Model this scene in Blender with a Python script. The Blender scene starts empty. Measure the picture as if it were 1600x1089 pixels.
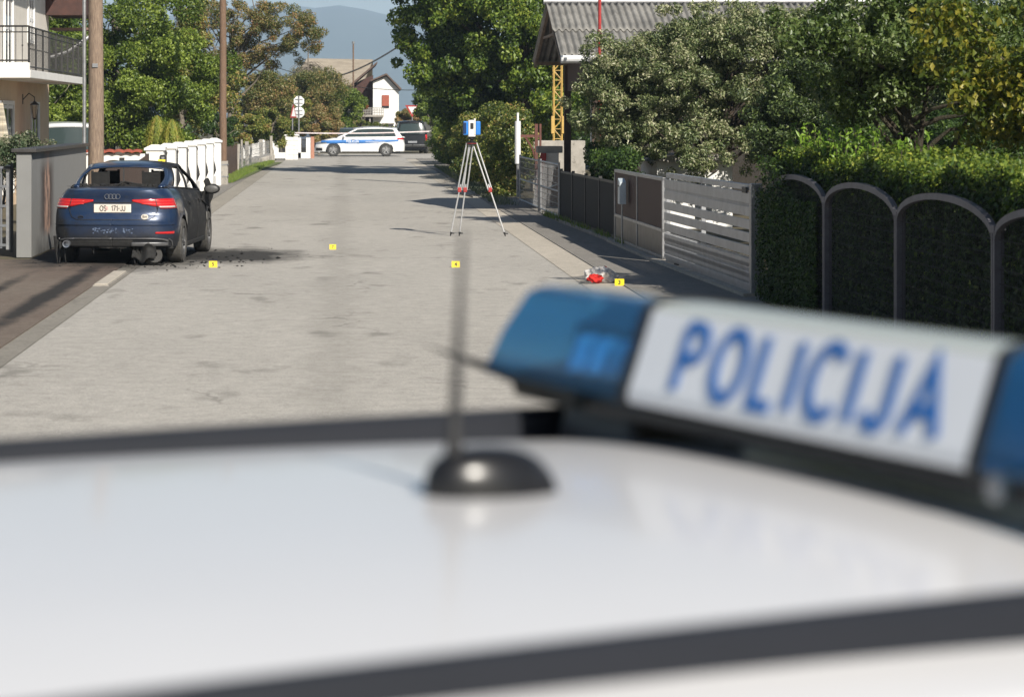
import bpy, math, random
import numpy as np
from mathutils import Vector, Matrix
R = math.radians
random.seed(7)
rng = np.random.default_rng(7)
S = bpy.context.scene
COL = S.collection
# ------------------------------------------------------------- camera
CAMH = 2.15
cd = bpy.data.cameras.new('camera'); cam = bpy.data.objects.new('camera', cd); COL.objects.link(cam)
cam.location = (0, 0, CAMH); cam.rotation_euler = (R(90), 0, 0)
cd.sensor_width = 36; cd.lens = 85.5; cd.shift_x = 0.1625; cd.shift_y = -0.2266
cd.clip_start = 0.05; cd.clip_end = 16000
cd.dof.use_dof = True; cd.dof.focus_distance = 42; cd.dof.aperture_fstop = 5.0
S.camera = cam
# ------------------------------------------------------------- sky and sun
SUN = Vector((.62, -1.38, 1.0)).normalized()
EL = math.asin(SUN.z); AZ = math.atan2(SUN.x, SUN.y)
W = bpy.data.worlds.new('World'); S.world = W; W.use_nodes = True
wn = W.node_tree.nodes; wn.clear()
sky = wn.new('ShaderNodeTexSky'); sky.sky_type = 'NISHITA'; sky.sun_disc = False
sky.sun_elevation = EL; sky.sun_rotation = AZ; sky.air_density = 1.0; sky.dust_density = .6; sky.ozone_density = 1.2
bg = wn.new('ShaderNodeBackground'); bg.inputs[1].default_value = 0.052
wo = wn.new('ShaderNodeOutputWorld')
W.node_tree.links.new(sky.outputs[0], bg.inputs[0]); W.node_tree.links.new(bg.outputs[0], wo.inputs[0])
sl = bpy.data.lights.new('sun', 'SUN'); sl.energy = 5.0; sl.angle = R(.5); sl.color = (1, .94, .84)
so = bpy.data.objects.new('sun', sl); COL.objects.link(so); so.location = (20, -40, 40)
so.rotation_euler = (-SUN).to_track_quat('-Z', 'Y').to_euler()
S.view_settings.view_transform = 'Standard'; S.view_settings.look = 'None'
S.view_settings.exposure = 0.46; S.view_settings.gamma = 1.0
# ------------------------------------------------------------- materials
def mk(name):
    m = bpy.data.materials.new(name); m.use_nodes = True; nt = m.node_tree
    return m, nt, nt.nodes['Principled BSDF']
def nd(nt, t, **k):
    n = nt.nodes.new(t)
    for a, b in k.items(): setattr(n, a, b)
    return n
def noise(nt, scale, detail=5, rough=.6, vec=None, dist=0, sc=None):
    n = nd(nt, 'ShaderNodeTexNoise'); n.inputs['Scale'].default_value = scale; n.inputs['Detail'].default_value = detail
    n.inputs['Roughness'].default_value = rough; n.inputs['Distortion'].default_value = dist
    if vec is None: vec = nd(nt, 'ShaderNodeTexCoord').outputs['Object']
    if sc:
        mp = nd(nt, 'ShaderNodeMapping'); mp.inputs['Scale'].default_value = sc; nt.links.new(vec, mp.inputs[0]); vec = mp.outputs[0]
    nt.links.new(vec, n.inputs['Vector']); return n.outputs['Fac']
def ramp(nt, fac, stops):
    r = nd(nt, 'ShaderNodeValToRGB'); e = r.color_ramp.elements
    while len(e) < len(stops): e.new(.5)
    for i, (p, c) in enumerate(stops):
        e[i].position = p; e[i].color = (c, c, c, 1) if isinstance(c, (int, float)) else (*c, 1)
    nt.links.new(fac, r.inputs[0]); return r.outputs[0]
def mix(nt, fac, a, b, mode='MIX'):
    m = nd(nt, 'ShaderNodeMix', data_type='RGBA', blend_type=mode)
    for i, v in ((0, fac), (6, a), (7, b)):
        if hasattr(v, 'is_output'): nt.links.new(v, m.inputs[i])
        elif i == 0: m.inputs[0].default_value = v
        else: m.inputs[i].default_value = (*v, 1)
    return m.outputs[2]
def math_(nt, op, a, b=None, clamp=False):
    m = nd(nt, 'ShaderNodeMath', operation=op, use_clamp=clamp)
    for i, v in ((0, a), (1, b)):
        if v is None: continue
        if hasattr(v, 'is_output'): nt.links.new(v, m.inputs[i])
        else: m.inputs[i].default_value = v
    return m.outputs[0]
def bump(nt, bs, h, strength=.4, dist=.01):
    b = nd(nt, 'ShaderNodeBump'); b.inputs['Strength'].default_value = strength; b.inputs['Distance'].default_value = dist
    nt.links.new(h, b.inputs['Height']); nt.links.new(b.outputs[0], bs.inputs['Normal'])
def M(name, c1, c2=None, scale=8, rough=.6, bmp=.25, metal=0, sc=None, coat=0, fine=60, lo=.35, hi=.65, spec=.5, dist=.004, dirt=None):
    m, nt, bs = mk(name)
    if c2 is None: c2 = tuple(v*.82 for v in c1)
    f = noise(nt, scale, 6, .65, sc=sc)
    col = mix(nt, ramp(nt, f, [(lo, 0), (hi, 1)]), c1, c2)
    fn = noise(nt, fine, 4, .7, sc=sc)
    col = mix(nt, .5, col, ramp(nt, fn, [(.25, .62), (.75, 1.25)]), 'MULTIPLY') if bmp else col
    if dirt:
        dn = noise(nt, dirt[1], 7, .7)
        col = mix(nt, ramp(nt, dn, [(dirt[2], 0), (dirt[2]+.12, 1)]), col, dirt[0])
    nt.links.new(col, bs.inputs['Base Color'])
    bs.inputs['Roughness'].default_value = rough; bs.inputs['Metallic'].default_value = metal
    bs.inputs['Specular IOR Level'].default_value = spec
    if coat: bs.inputs['Coat Weight'].default_value = coat; bs.inputs['Coat Roughness'].default_value = .04
    if bmp: bump(nt, bs, fn, bmp, dist)
    return m
def leafmat(name, cols, trans=.35, rough=.45, spec=.5):
    m, nt, bs = mk(name)
    at = nd(nt, 'ShaderNodeAttribute', attribute_name='tint')
    n = len(cols)
    c = ramp(nt, at.outputs['Fac'], [(i/(n-1) if n > 1 else 0, k) for i, k in enumerate(cols)])
    nt.links.new(c, bs.inputs['Base Color']); bs.inputs['Roughness'].default_value = rough
    bs.inputs['Specular IOR Level'].default_value = spec
    tr = nd(nt, 'ShaderNodeBsdfTranslucent'); tc = mix(nt, 1.0, c, (1.0, 1.15, .5), 'MULTIPLY'); nt.links.new(tc, tr.inputs[0])
    mx = nd(nt, 'ShaderNodeMixShader'); mx.inputs[0].default_value = trans
    nt.links.new(bs.outputs[0], mx.inputs[1]); nt.links.new(tr.outputs[0], mx.inputs[2])
    nt.links.new(mx.outputs[0], nt.nodes['Material Output'].inputs['Surface'])
    return m
def glassmat(name, col, rough=.03, trans=0, alpha=1):
    m, nt, bs = mk(name); bs.inputs['Base Color'].default_value = (*col, 1); bs.inputs['Roughness'].default_value = rough
    bs.inputs['Transmission Weight'].default_value = trans; bs.inputs['IOR'].default_value = 1.45; bs.inputs['Alpha'].default_value = alpha
    return m
# ------------------------------------------------------------- mesh building
ROOTM = {}
class MB:
    def __init__(s): s.v = []; s.f = []; s.m = []
    def add(s, vs, fs, mi=0, T=None):
        b = len(s.v)
        for p in vs:
            p = Vector(p); s.v.append(T @ p if T else p)
        for f in fs: s.f.append([b+i for i in f]); s.m.append(mi)
        return s
    def box(s, c, d, rz=0, mi=0, rx=0, ry=0, taper=1):
        T = Matrix.Translation(c) @ Matrix.Rotation(rz, 4, 'Z') @ Matrix.Rotation(ry, 4, 'Y') @ Matrix.Rotation(rx, 4, 'X')
        x, y, z = d[0]/2, d[1]/2, d[2]/2; t = taper
        return s.add([(-x,-y,-z),(x,-y,-z),(x,y,-z),(-x,y,-z),(-x*t,-y*t,z),(x*t,-y*t,z),(x*t,y*t,z),(-x*t,y*t,z)],
            [(0,3,2,1),(4,5,6,7),(0,1,5,4),(1,2,6,5),(2,3,7,6),(3,0,4,7)], mi, T)
    def b2(s, a, b, mi=0):
        return s.box(tuple((a[i]+b[i])/2 for i in range(3)), tuple(abs(b[i]-a[i]) for i in range(3)), mi=mi)
    def tube(s, pts, rad, n=8, mi=0, cap=True):
        pts = [Vector(p) for p in pts]; k = len(pts)
        if not isinstance(rad, (list, tuple)): rad = [rad]*k
        b = len(s.v); pu = None
        for i, p in enumerate(pts):
            d = (pts[min(i+1, k-1)]-pts[max(i-1, 0)]).normalized()
            if pu is None: pu = d.orthogonal().normalized()
            u = (pu-d*pu.dot(d)).normalized(); w = d.cross(u); pu = u
            for j in range(n):
                a = 2*math.pi*j/n; s.v.append(p+(u*math.cos(a)+w*math.sin(a))*rad[i])
        for i in range(k-1):
            for j in range(n):
                j2 = (j+1) % n; s.f.append([b+i*n+j, b+i*n+j2, b+(i+1)*n+j2, b+(i+1)*n+j]); s.m.append(mi)
        if cap:
            s.f.append([b+j for j in range(n)][::-1]); s.m.append(mi)
            s.f.append([b+(k-1)*n+j for j in range(n)]); s.m.append(mi)
        return s
    def lathe(s, prof, n=24, T=None, mi=0):   # prof (r,z)
        vs = []; fs = []
        for r, z in prof:
            for j in range(n):
                a = 2*math.pi*j/n; vs.append((r*math.cos(a), r*math.sin(a), z))
        for i in range(len(prof)-1):
            for j in range(n):
                j2 = (j+1) % n; fs.append((i*n+j, i*n+j2, (i+1)*n+j2, (i+1)*n+j))
        return s.add(vs, fs, mi, T)
    def grid(s, fn, nu, nv, mi=0, skip=None, T=None, wrap=False):
        vs = [fn(i/nu, j/nv) for i in range(nu+1) for j in range(nv+1)]; fs = []
        for i in range(nu):
            for j in range(nv):
                if skip and skip(i, j): continue
                fs.append((i*(nv+1)+j, (i+1)*(nv+1)+j, (i+1)*(nv+1)+j+1, i*(nv+1)+j+1))
        return s.add(vs, fs, mi, T)
    def prism(s, poly, axis, a, b, mi=0, T=None):  # poly in the two other axes
        n = len(poly)
        def mkp(p, t):
            q = list(p); q.insert(axis, t); return tuple(q)
        vs = [mkp(p, a) for p in poly]+[mkp(p, b) for p in poly]
        fs = [tuple(range(n))[::-1], tuple(range(n, 2*n))]+[(i, (i+1) % n, n+(i+1) % n, n+i) for i in range(n)]
        return s.add(vs, fs, mi, T)
    def ball(s, c, r, n=12, sq=(1,1,1), mi=0, jit=0):
        vs = []; fs = []; m = n//2
        for i in range(m+1):
            for j in range(n):
                th = math.pi*i/m; ph = 2*math.pi*j/n; k = 1+random.uniform(-jit, jit)
                vs.append((c[0]+r*k*sq[0]*math.sin(th)*math.cos(ph), c[1]+r*k*sq[1]*math.sin(th)*math.sin(ph), c[2]+r*k*sq[2]*math.cos(th)))
        for i in range(m):
            for j in range(n):
                j2 = (j+1) % n; fs.append((i*n+j, (i+1)*n+j, (i+1)*n+j2, i*n+j2))
        return s.add(vs, fs, mi)
    def build(s, name, mats, parent=None, smooth=False, bevel=0, solid=0, world=False, sub=0, loc=None):
        me = bpy.data.meshes.new(name)
        if world and parent is not None:
            r = parent
            while r.parent: r = r.parent
            inv = ROOTM[r.name].inverted(); vs = [inv @ v for v in s.v]
        elif loc is not None: vs = [v-Vector(loc) for v in s.v]
        else: vs = s.v
        me.from_pydata([tuple(v) for v in vs], [], s.f)
        mats = mats if isinstance(mats, (list, tuple)) else [mats]
        for m in mats: me.materials.append(m)
        if len(mats) > 1: me.polygons.foreach_set('material_index', s.m)
        if smooth:
            me.polygons.foreach_set('use_smooth', [True]*len(me.polygons))
            if smooth != 'all':
                try: me.set_sharp_from_angle(angle=R(smooth if isinstance(smooth, (int, float)) and smooth > 1 else 40))
                except Exception: pass
        me.update()
        o = bpy.data.objects.new(name, me); COL.objects.link(o); o.parent = parent
        if loc is not None: o.location = loc
        if solid: md = o.modifiers.new('s', 'SOLIDIFY'); md.thickness = solid; md.offset = 0
        if bevel: md = o.modifiers.new('b', 'BEVEL'); md.width = bevel; md.segments = 2; md.limit_method = 'ANGLE'; md.angle_limit = R(40)
        if sub: md = o.modifiers.new('u', 'SUBSURF'); md.levels = sub; md.render_levels = sub
        return o
def tag(o, label=None, cat=None, group=None, kind=None):
    if label: o['label'] = label
    if cat: o['category'] = cat
    if group: o['group'] = group
    if kind: o['kind'] = kind
    return o
def thing(name, label, cat, loc=(0,0,0), rz=0, group=None):
    o = bpy.data.objects.new(name, None); COL.objects.link(o); o.location = loc; o.rotation_euler = (0, 0, rz)
    o.empty_display_size = .3
    ROOTM[o.name] = Matrix.Translation(loc) @ Matrix.Rotation(rz, 4, 'Z')
    return tag(o, label, cat, group)
def seg(name, label, cat, A, B, group=None):
    d = Vector((B[0]-A[0], B[1]-A[1])); return thing(name, label, cat, (A[0], A[1], 0), math.atan2(d.y, d.x), group), d.length
def copy_tree(o, parent=None):
    c = o.copy(); COL.objects.link(c); c.parent = parent
    for ch in [x for x in COL.objects if x.parent is o]: copy_tree(ch, c)
    return c
def at(px, py, z=0):
    s = (py-182)/(CAMH-z); return Vector(((px-540)/s, 3800/s, z))
def atY(px, py, Y):
    s = 3800/Y; return Vector(((px-540)/s, Y, CAMH-(py-182)/s))
def text(parent, name, body, mat, size, T, ext=.002, bold=0, align='CENTER', xs=1):
    cu = bpy.data.curves.new('t', 'FONT'); cu.body = body; cu.size = size; cu.extrude = ext; cu.offset = bold
    cu.align_x = align; cu.align_y = 'CENTER'
    o = bpy.data.objects.new('t', cu); COL.objects.link(o)
    bpy.context.view_layer.update()
    me = bpy.data.meshes.new_from_object(o.evaluated_get(bpy.context.evaluated_depsgraph_get()))
    bpy.data.objects.remove(o); bpy.data.curves.remove(cu)
    me.name = name; me.transform(T @ Matrix.Diagonal((xs, 1, 1, 1))); me.materials.clear(); me.materials.append(mat)
    q = bpy.data.objects.new(name, me); COL.objects.link(q); q.parent = parent; return q
def arc(cx, cy, rx, ry, a0, a1, n=10): return [(cx+rx*math.cos(R(a0+(a1-a0)*i/n)), cy+ry*math.sin(R(a0+(a1-a0)*i/n))) for i in range(n+1)]
GL = {'P': (.55, [[(0,0),(0,1)], [(0,1),(.28,1)]+arc(.28,.75,.27,.25,90,-90)+[(0,.5)]]), 'O': (.72, [arc(.36,.5,.36,.5,0,360,24)]), 'L': (.48, [[(0,1),(0,0),(.48,0)]]), 'I': (0, [[(0,0),(0,1)]]),
 'C': (.62, [arc(.36,.5,.36,.5,42,318,20)]), 'J': (.40, [[(.40,1),(.40,.25)]+arc(.19,.24,.21,.24,0,-170)]), 'A': (.68, [[(0,0),(.34,1),(.68,0)], [(.13,.32),(.55,.32)]]),
 'S': (.50, [arc(.25,.75,.25,.25,30,270)+arc(.25,.25,.25,.25,90,-150)[1:]]), '1': (.22, [[(0,.76),(.22,1),(.22,0)]]), '7': (.48, [[(0,1),(.48,1),(.14,0)]]),
 '-': (.28, [[(0,.48),(.28,.48)]]), ' ': (.28, []), '3': (.46, [arc(.22,.75,.23,.25,150,-90)+arc(.22,.26,.25,.26,90,-150)[1:]]), '4': (.52, [[(.38,0),(.38,1),(0,.3),(.52,.3)]]),
 '5': (.48, [[(.44,1),(.06,1),(.03,.56)]+arc(.22,.32,.26,.31,110,-140)]), '6': (.48, [[(.40,.98)]+arc(.40,.38,.38,.55,120,180)[1:]+arc(.25,.28,.24,.28,180,-180,18)]),
 'B': (.50, [[(0,0),(0,1),(.24,1)]+arc(.24,.76,.22,.24,90,-90)+[(0,.52)], [(.24,.52)]+arc(.24,.26,.26,.26,90,-90)+[(0,0)]]), 'H': (.54, [[(0,0),(0,1)],[(.54,0),(.54,1)],[(0,.5),(.54,.5)]]), 'i': (0, [[(0,0),(0,.68)],[(0,.86),(0,1)]])}
def stext(parent, name, body, mat, h, T, w=.17, gap=.26, kx=1.0, solid=.001):
    """letters as ribbons along strokes, centred on T's origin in its xy plane"""
    tot = sum(GL[c][0] for c in body)*kx+gap*(len(body)-1); x = -tot/2; mb = MB()
    for k, c in enumerate(body):
        gw, st = GL[c]
        for q, pl in enumerate(st):
            p = [Vector((x+a*kx, b-.5, 0)) for a, b in pl]; closed = (p[0]-p[-1]).length < 1e-4; vs = []; n = len(p)
            for i in range(n):
                a = p[i-1] if i else (p[-2] if closed else p[0]); b = p[(i+1) % n] if i < n-1 else (p[1] if closed else p[-1])
                d1 = (p[i]-a); d2 = (b-p[i]); d1 = d1.normalized() if d1.length > 1e-6 else d2.normalized(); d2 = d2.normalized() if d2.length > 1e-6 else d1
                m = (d1+d2); m = m.normalized() if m.length > 1e-6 else d1; nn = Vector((-m.y, m.x, 0)); l = min(2.0, 1/max(.35, m.dot(d1)))
                zz = Vector((0, 0, .004*q)); vs += [(p[i]+nn*w/2*l+zz)*h, (p[i]-nn*w/2*l+zz)*h]
            mb.add(vs, [(2*i, 2*i+1, 2*i+3, 2*i+2) for i in range(n-1)], 0, T)
        x += gw*kx+gap
    return mb.build(name, mat, parent, solid=solid)
def basis(ex, ey, ez, o):
    m = Matrix.Identity(4)
    for i, e in enumerate((ex, ey, ez)):
        e = Vector(e).normalized()
        for k in range(3): m[k][i] = e[k]
    for k in range(3): m[k][3] = o[k]
    return m
# ------------------------------------------------------------- foliage
def npmesh(name, V, F, mat, parent=None, tint=None, loc=None):
    me = bpy.data.meshes.new(name); nv, nf = len(V), len(F); k = F.shape[1]
    if loc is not None: V = V-np.array(loc)
    me.vertices.add(nv); me.vertices.foreach_set('co', V.astype(np.float32).ravel())
    me.loops.add(nf*k); me.loops.foreach_set('vertex_index', F.astype(np.int32).ravel())
    me.polygons.add(nf); me.polygons.foreach_set('loop_start', np.arange(0, nf*k, k, dtype=np.int32))
    try: me.polygons.foreach_set('loop_total', np.full(nf, k, dtype=np.int32))
    except Exception: pass
    if tint is not None:
        a = me.attributes.new('tint', 'FLOAT', 'FACE'); a.data.foreach_set('value', tint.astype(np.float32))
    me.materials.append(mat); me.update(calc_edges=True); me.validate()
    o = bpy.data.objects.new(name, me); COL.objects.link(o); o.parent = parent
    if loc is not None and parent is None: o.location = loc
    return o
def unit(a): return a/np.maximum(np.linalg.norm(a, axis=1, keepdims=True), 1e-6)
def leaves(P, N, L, Wd, droop=0., spread=.9, curl=.18, r=None):
    """diamond leaves (two quads each along a fold) at points P, facing about N"""
    g = r or rng; n = len(P)
    nn = unit(N+g.normal(0, spread, (n, 3)))
    d = g.normal(0, 1, (n, 3)); d[:, 2] -= droop*2
    d = unit(d-nn*np.sum(d*nn, 1, keepdims=True)); w = np.cross(nn, d)
    l = L*g.uniform(.6, 1.25, (n, 1)); ww = Wd*g.uniform(.7, 1.2, (n, 1))*.5
    a = P-d*l*.5; tip = P+d*l*.5-nn*l*curl; m1 = P+d*l*.0+nn*l*curl*.4
    lf = m1+w*ww+nn*ww*.5; rt = m1-w*ww+nn*ww*.5
    V = np.stack([a, lf, tip, rt, m1], 1).reshape(-1, 3); i = np.arange(n)[:, None]*5
    F = np.concatenate([i+np.array([[0, 4, 2, 1]]), i+np.array([[0, 3, 2, 4]])], 1).reshape(-1, 4)
    return V, F
def clusters(ells, n, rmin, rmax, shell=.55):
    """cluster centres in a union of ellipsoids [(cx,cy,cz,rx,ry,rz,weight)]"""
    out = []; w = np.array([e[6] for e in ells], float); w /= w.sum()
    for k in range(n):
        e = ells[rng.choice(len(ells), p=w)]; d = rng.normal(0, 1, 3); d /= np.linalg.norm(d)
        q = rng.uniform(shell, 1.03)
        out.append((e[0]+d[0]*e[3]*q, e[1]+d[1]*e[4]*q, e[2]+d[2]*e[5]*q, rng.uniform(rmin, rmax), rng.uniform(-.22, .22)))
    return out
def crown(cl, n, L, Wd, mat, parent, name='crown', droop=.2, loc=(0,0,0), spread=.8, flat=.75, tb=.5, tv=.22, zmin=None):
    C = np.array(cl); w = C[:, 3]**2; w /= w.sum(); k = rng.choice(len(C), n, p=w)
    d = unit(rng.normal(0, 1, (n, 3))); q = rng.uniform(.15, 1, (n, 1))**.45
    P = C[k, :3]+d*q*C[k, 3:4]*np.array([1, 1, flat])+rng.normal(0, .05, (n, 3))*C[k, 3:4]
    if zmin is not None: P[:, 2] = np.maximum(P[:, 2], zmin+rng.uniform(0, .15, n))
    N = unit(d+np.array([0, 0, .55])); V, F = leaves(P, N, L, Wd, droop, spread)
    t = np.clip(tb+C[k, 4]+rng.normal(0, tv, n), 0, 1)
    return npmesh(name, V-np.array(loc), F, mat, parent, np.repeat(t, 2))
def limbs(mb, base, top, cl, r0, n, frac=1.0, jit=.3, seedpts=4, minr=.008, tw=8):
    base = Vector(base); top = Vector(top)
    tp = [base.lerp(top, i/seedpts)+Vector((random.uniform(-jit, jit), random.uniform(-jit, jit), 0))*(.35 if 0 < i else 0) for i in range(seedpts+1)]
    rr = [r0*(1.25 if i == 0 else 1)*(1-.6*i/seedpts) for i in range(seedpts+1)]
    mb.tube(tp, rr, 10)
    for c in random.sample(cl, min(n, len(cl))):
        e = Vector(c[:3]); k = random.uniform(.35, 1); a = base.lerp(top, k); i = min(int(k*seedpts), seedpts-1); a = tp[i].lerp(tp[i+1], k*seedpts-i)
        m = a.lerp(e, .5)+Vector((random.uniform(-jit, jit), random.uniform(-jit, jit), random.uniform(0, jit*1.3)))
        q = r0*(.42-.2*k); pts = [a, a.lerp(m, .5)+Vector((0, 0, .05)), m, m.lerp(e, .5)+Vector((random.uniform(-.1, .1), 0, random.uniform(-.1, .1))), e]
        mb.tube(pts, [q, q*.75, q*.5, q*.3, minr], 6, cap=False)
def tree(name, label, cat, base, top, r0, ells, ncl, rr, nleaf, L, Wd, mat, bark, droop=.2, shell=.5, nb=18, flat=.8, group=None, spread=.8, tb=.5, tv=.22, jit=.3, zmin=None):
    t = thing(name, label, cat, base, 0, group); cl = clusters(ells, ncl, rr[0], rr[1], shell)
    mb = MB(); limbs(mb, base, top, cl, r0, nb, jit=jit); mb.build('trunk', bark, t, smooth=60, world=True)
    crown(cl, nleaf, L, Wd, mat, t, loc=base, droop=droop, flat=flat, spread=spread, tb=tb, tv=tv, zmin=zmin)
    return t
# ============================================================= materials in use
m_wood = M('weathered_pole_wood', (.29,.215,.155), (.15,.105,.078), 9, .85, .6, sc=(6,6,.7), fine=30, dist=.01)
m_wood2 = M('dark_pole_wood', (.20,.125,.08), (.12,.075,.05), 9, .85, .6, sc=(6,6,.7), fine=30, dist=.01)
m_brownwood = M('brown_fence_wood', (.085,.05,.035), (.05,.03,.022), 7, .7, .3, sc=(3,3,.5))
m_concrete = M('concrete', (.40,.37,.33), (.27,.25,.22), 3, .9, .4, dirt=((.16,.15,.13), 5, .58))
m_white = M('white_painted_plaster', (.78,.77,.74), (.70,.69,.66), 2, .8, .15, dirt=((.5,.48,.44), 3, .66))
m_cream = M('cream_plaster', (.66,.50,.34), (.58,.43,.29), 2, .85, .2)
m_offwhite = M('pale_plaster', (.70,.66,.60), (.62,.58,.52), 1.5, .85, .2)
m_graywall = None
m_iron = M('black_iron', (.022,.022,.024), (.035,.033,.03), 20, .55, .15)
m_steel = M('grey_painted_steel', (.20,.21,.225), (.15,.155,.165), 6, .45, .15, metal=.3, dirt=((.12,.10,.09), 9, .66))
m_slat = M('silver_painted_slat', (.42,.43,.45), (.33,.335,.35), 5, .42, .12, metal=.45, dirt=((.16,.14,.13), 8, .64))
m_galv = M('galvanised_steel', (.38,.385,.39), (.27,.27,.28), 10, .42, .15, metal=.6)
m_darksteel = M('dark_steel_sheet', (.07,.066,.064), (.045,.042,.04), 4, .42, .12, metal=.3)
m_darkplate = M('worn_grey_kickplate', (.13,.125,.12), (.075,.07,.068), 5, .42, .15, metal=.4)
m_rust = M('rusty_red_steel', (.16,.06,.045), (.09,.04,.03), 14, .8, .3)
m_red = M('red_paint', (.42,.035,.03), (.30,.03,.028), 9, .5, .1)
m_yellow = M('crane_yellow_paint', (.56,.37,.10), (.42,.27,.08), 9, .5, .1)
m_black = M('black_plastic', (.012,.012,.013), (.02,.02,.02), 10, .42, .1)
m_soot = M('burnt_black_soot', (.007,.007,.007), (.018,.017,.016), 9, .85, .5, fine=25, dist=.01)
m_rubber = M('tyre_rubber', (.03,.03,.03), (.05,.048,.045), 14, .85, .3)
m_window = glassmat('dark_window_glass', (.03,.035,.04), .06)
m_fibre = M('fibre_cement_roofing', (.27,.26,.24), (.15,.145,.135), 1.6, .9, .4, dirt=((.12,.12,.10), 6, .6))
m_tile = M('red_clay_tile', (.42,.10,.06), (.28,.07,.045), 8, .75, .2)
m_brown_roof = M('brown_roof_tile', (.13,.085,.065), (.08,.055,.045), 4, .8, .3)
m_tan_roof = M('pale_tan_roofing', (.40,.34,.26), (.30,.25,.19), 1.2, .9, .2, sc=(1,1,4))
m_pvc = M('white_pvc', (.78,.78,.78), (.72,.72,.72), 4, .35, .05)
m_bark = M('dark_bark', (.085,.06,.042), (.045,.035,.028), 12, .9, .7, sc=(3,3,.8), fine=35, dist=.02)
m_greybark = M('grey_bark', (.22,.19,.15), (.12,.10,.08), 12, .9, .6, sc=(3,3,.8), fine=35, dist=.02)
m_blue = M('marking_blue', (.02,.10,.42), (.02,.09,.38), 4, .4, 0)
m_yel = M('marker_yellow', (.80,.62,.01), (.74,.56,.01), 4, .45, 0)
m_ink = M('black_ink', (.01,.01,.01), None, 4, .6, 0)
m_shutter = M('red_brown_shutter', (.36,.09,.05), (.28,.07,.04), 5, .6, .1, sc=(1,1,14))
m_brownboard = M('dark_brown_boards', (.075,.03,.022), (.045,.02,.016), 5, .75, .2)
# grey rendered wall with a scorch mark of its own
m_graywall, nt, bs = mk('grey_roughcast_with_scorch')
f = noise(nt, 120, 3, .8); f2 = noise(nt, 3, 4, .6)
base = mix(nt, f2, (.235,.235,.23), (.185,.185,.18)); base = mix(nt, .7, base, ramp(nt, f, [(.3,.55), (.7,1.35)]), 'MULTIPLY')
tc = nd(nt, 'ShaderNodeTexCoord'); sx = nd(nt, 'ShaderNodeSeparateXYZ'); nt.links.new(tc.outputs['Object'], sx.inputs[0])
wob = math_(nt, 'MULTIPLY', math_(nt, 'SUBTRACT', noise(nt, 3.5, 5, .7), .5), .45)
dy = math_(nt, 'ABSOLUTE', math_(nt, 'SUBTRACT', math_(nt, 'ADD', sx.outputs[1], wob), 1.95))
core = ramp(nt, dy, [(.26, 1), (.42, 0)]); halo = ramp(nt, dy, [(.50, 1), (1.0, 0)])
zz = ramp(nt, math_(nt, 'MULTIPLY', sx.outputs[2], .5), [(.11, 0), (.2, 1), (.62, 1), (.72, .35)])
base = mix(nt, math_(nt, 'MULTIPLY', halo, math_(nt, 'MULTIPLY', zz, .9)), base, (.045,.028,.022))
base = mix(nt, math_(nt, 'MULTIPLY', core, math_(nt, 'MULTIPLY', zz, ramp(nt, noise(nt, 5, 4, .6, sc=(1,1,.5)), [(.38, 0), (.58, 1)]))), base, (.42,.26,.19))
low = ramp(nt, math_(nt, 'ADD', sx.outputs[2], wob), [(.0, 1), (.35, 0)])
base = mix(nt, math_(nt, 'MULTIPLY', low, math_(nt, 'MULTIPLY', ramp(nt, sx.outputs[1], [(.2, 0), (.9, 1)]), .8)), base, (.03,.028,.026))
nt.links.new(base, bs.inputs['Base Color']); bs.inputs['Roughness'].default_value = .95; bump(nt, bs, f, .5, .006)

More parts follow.
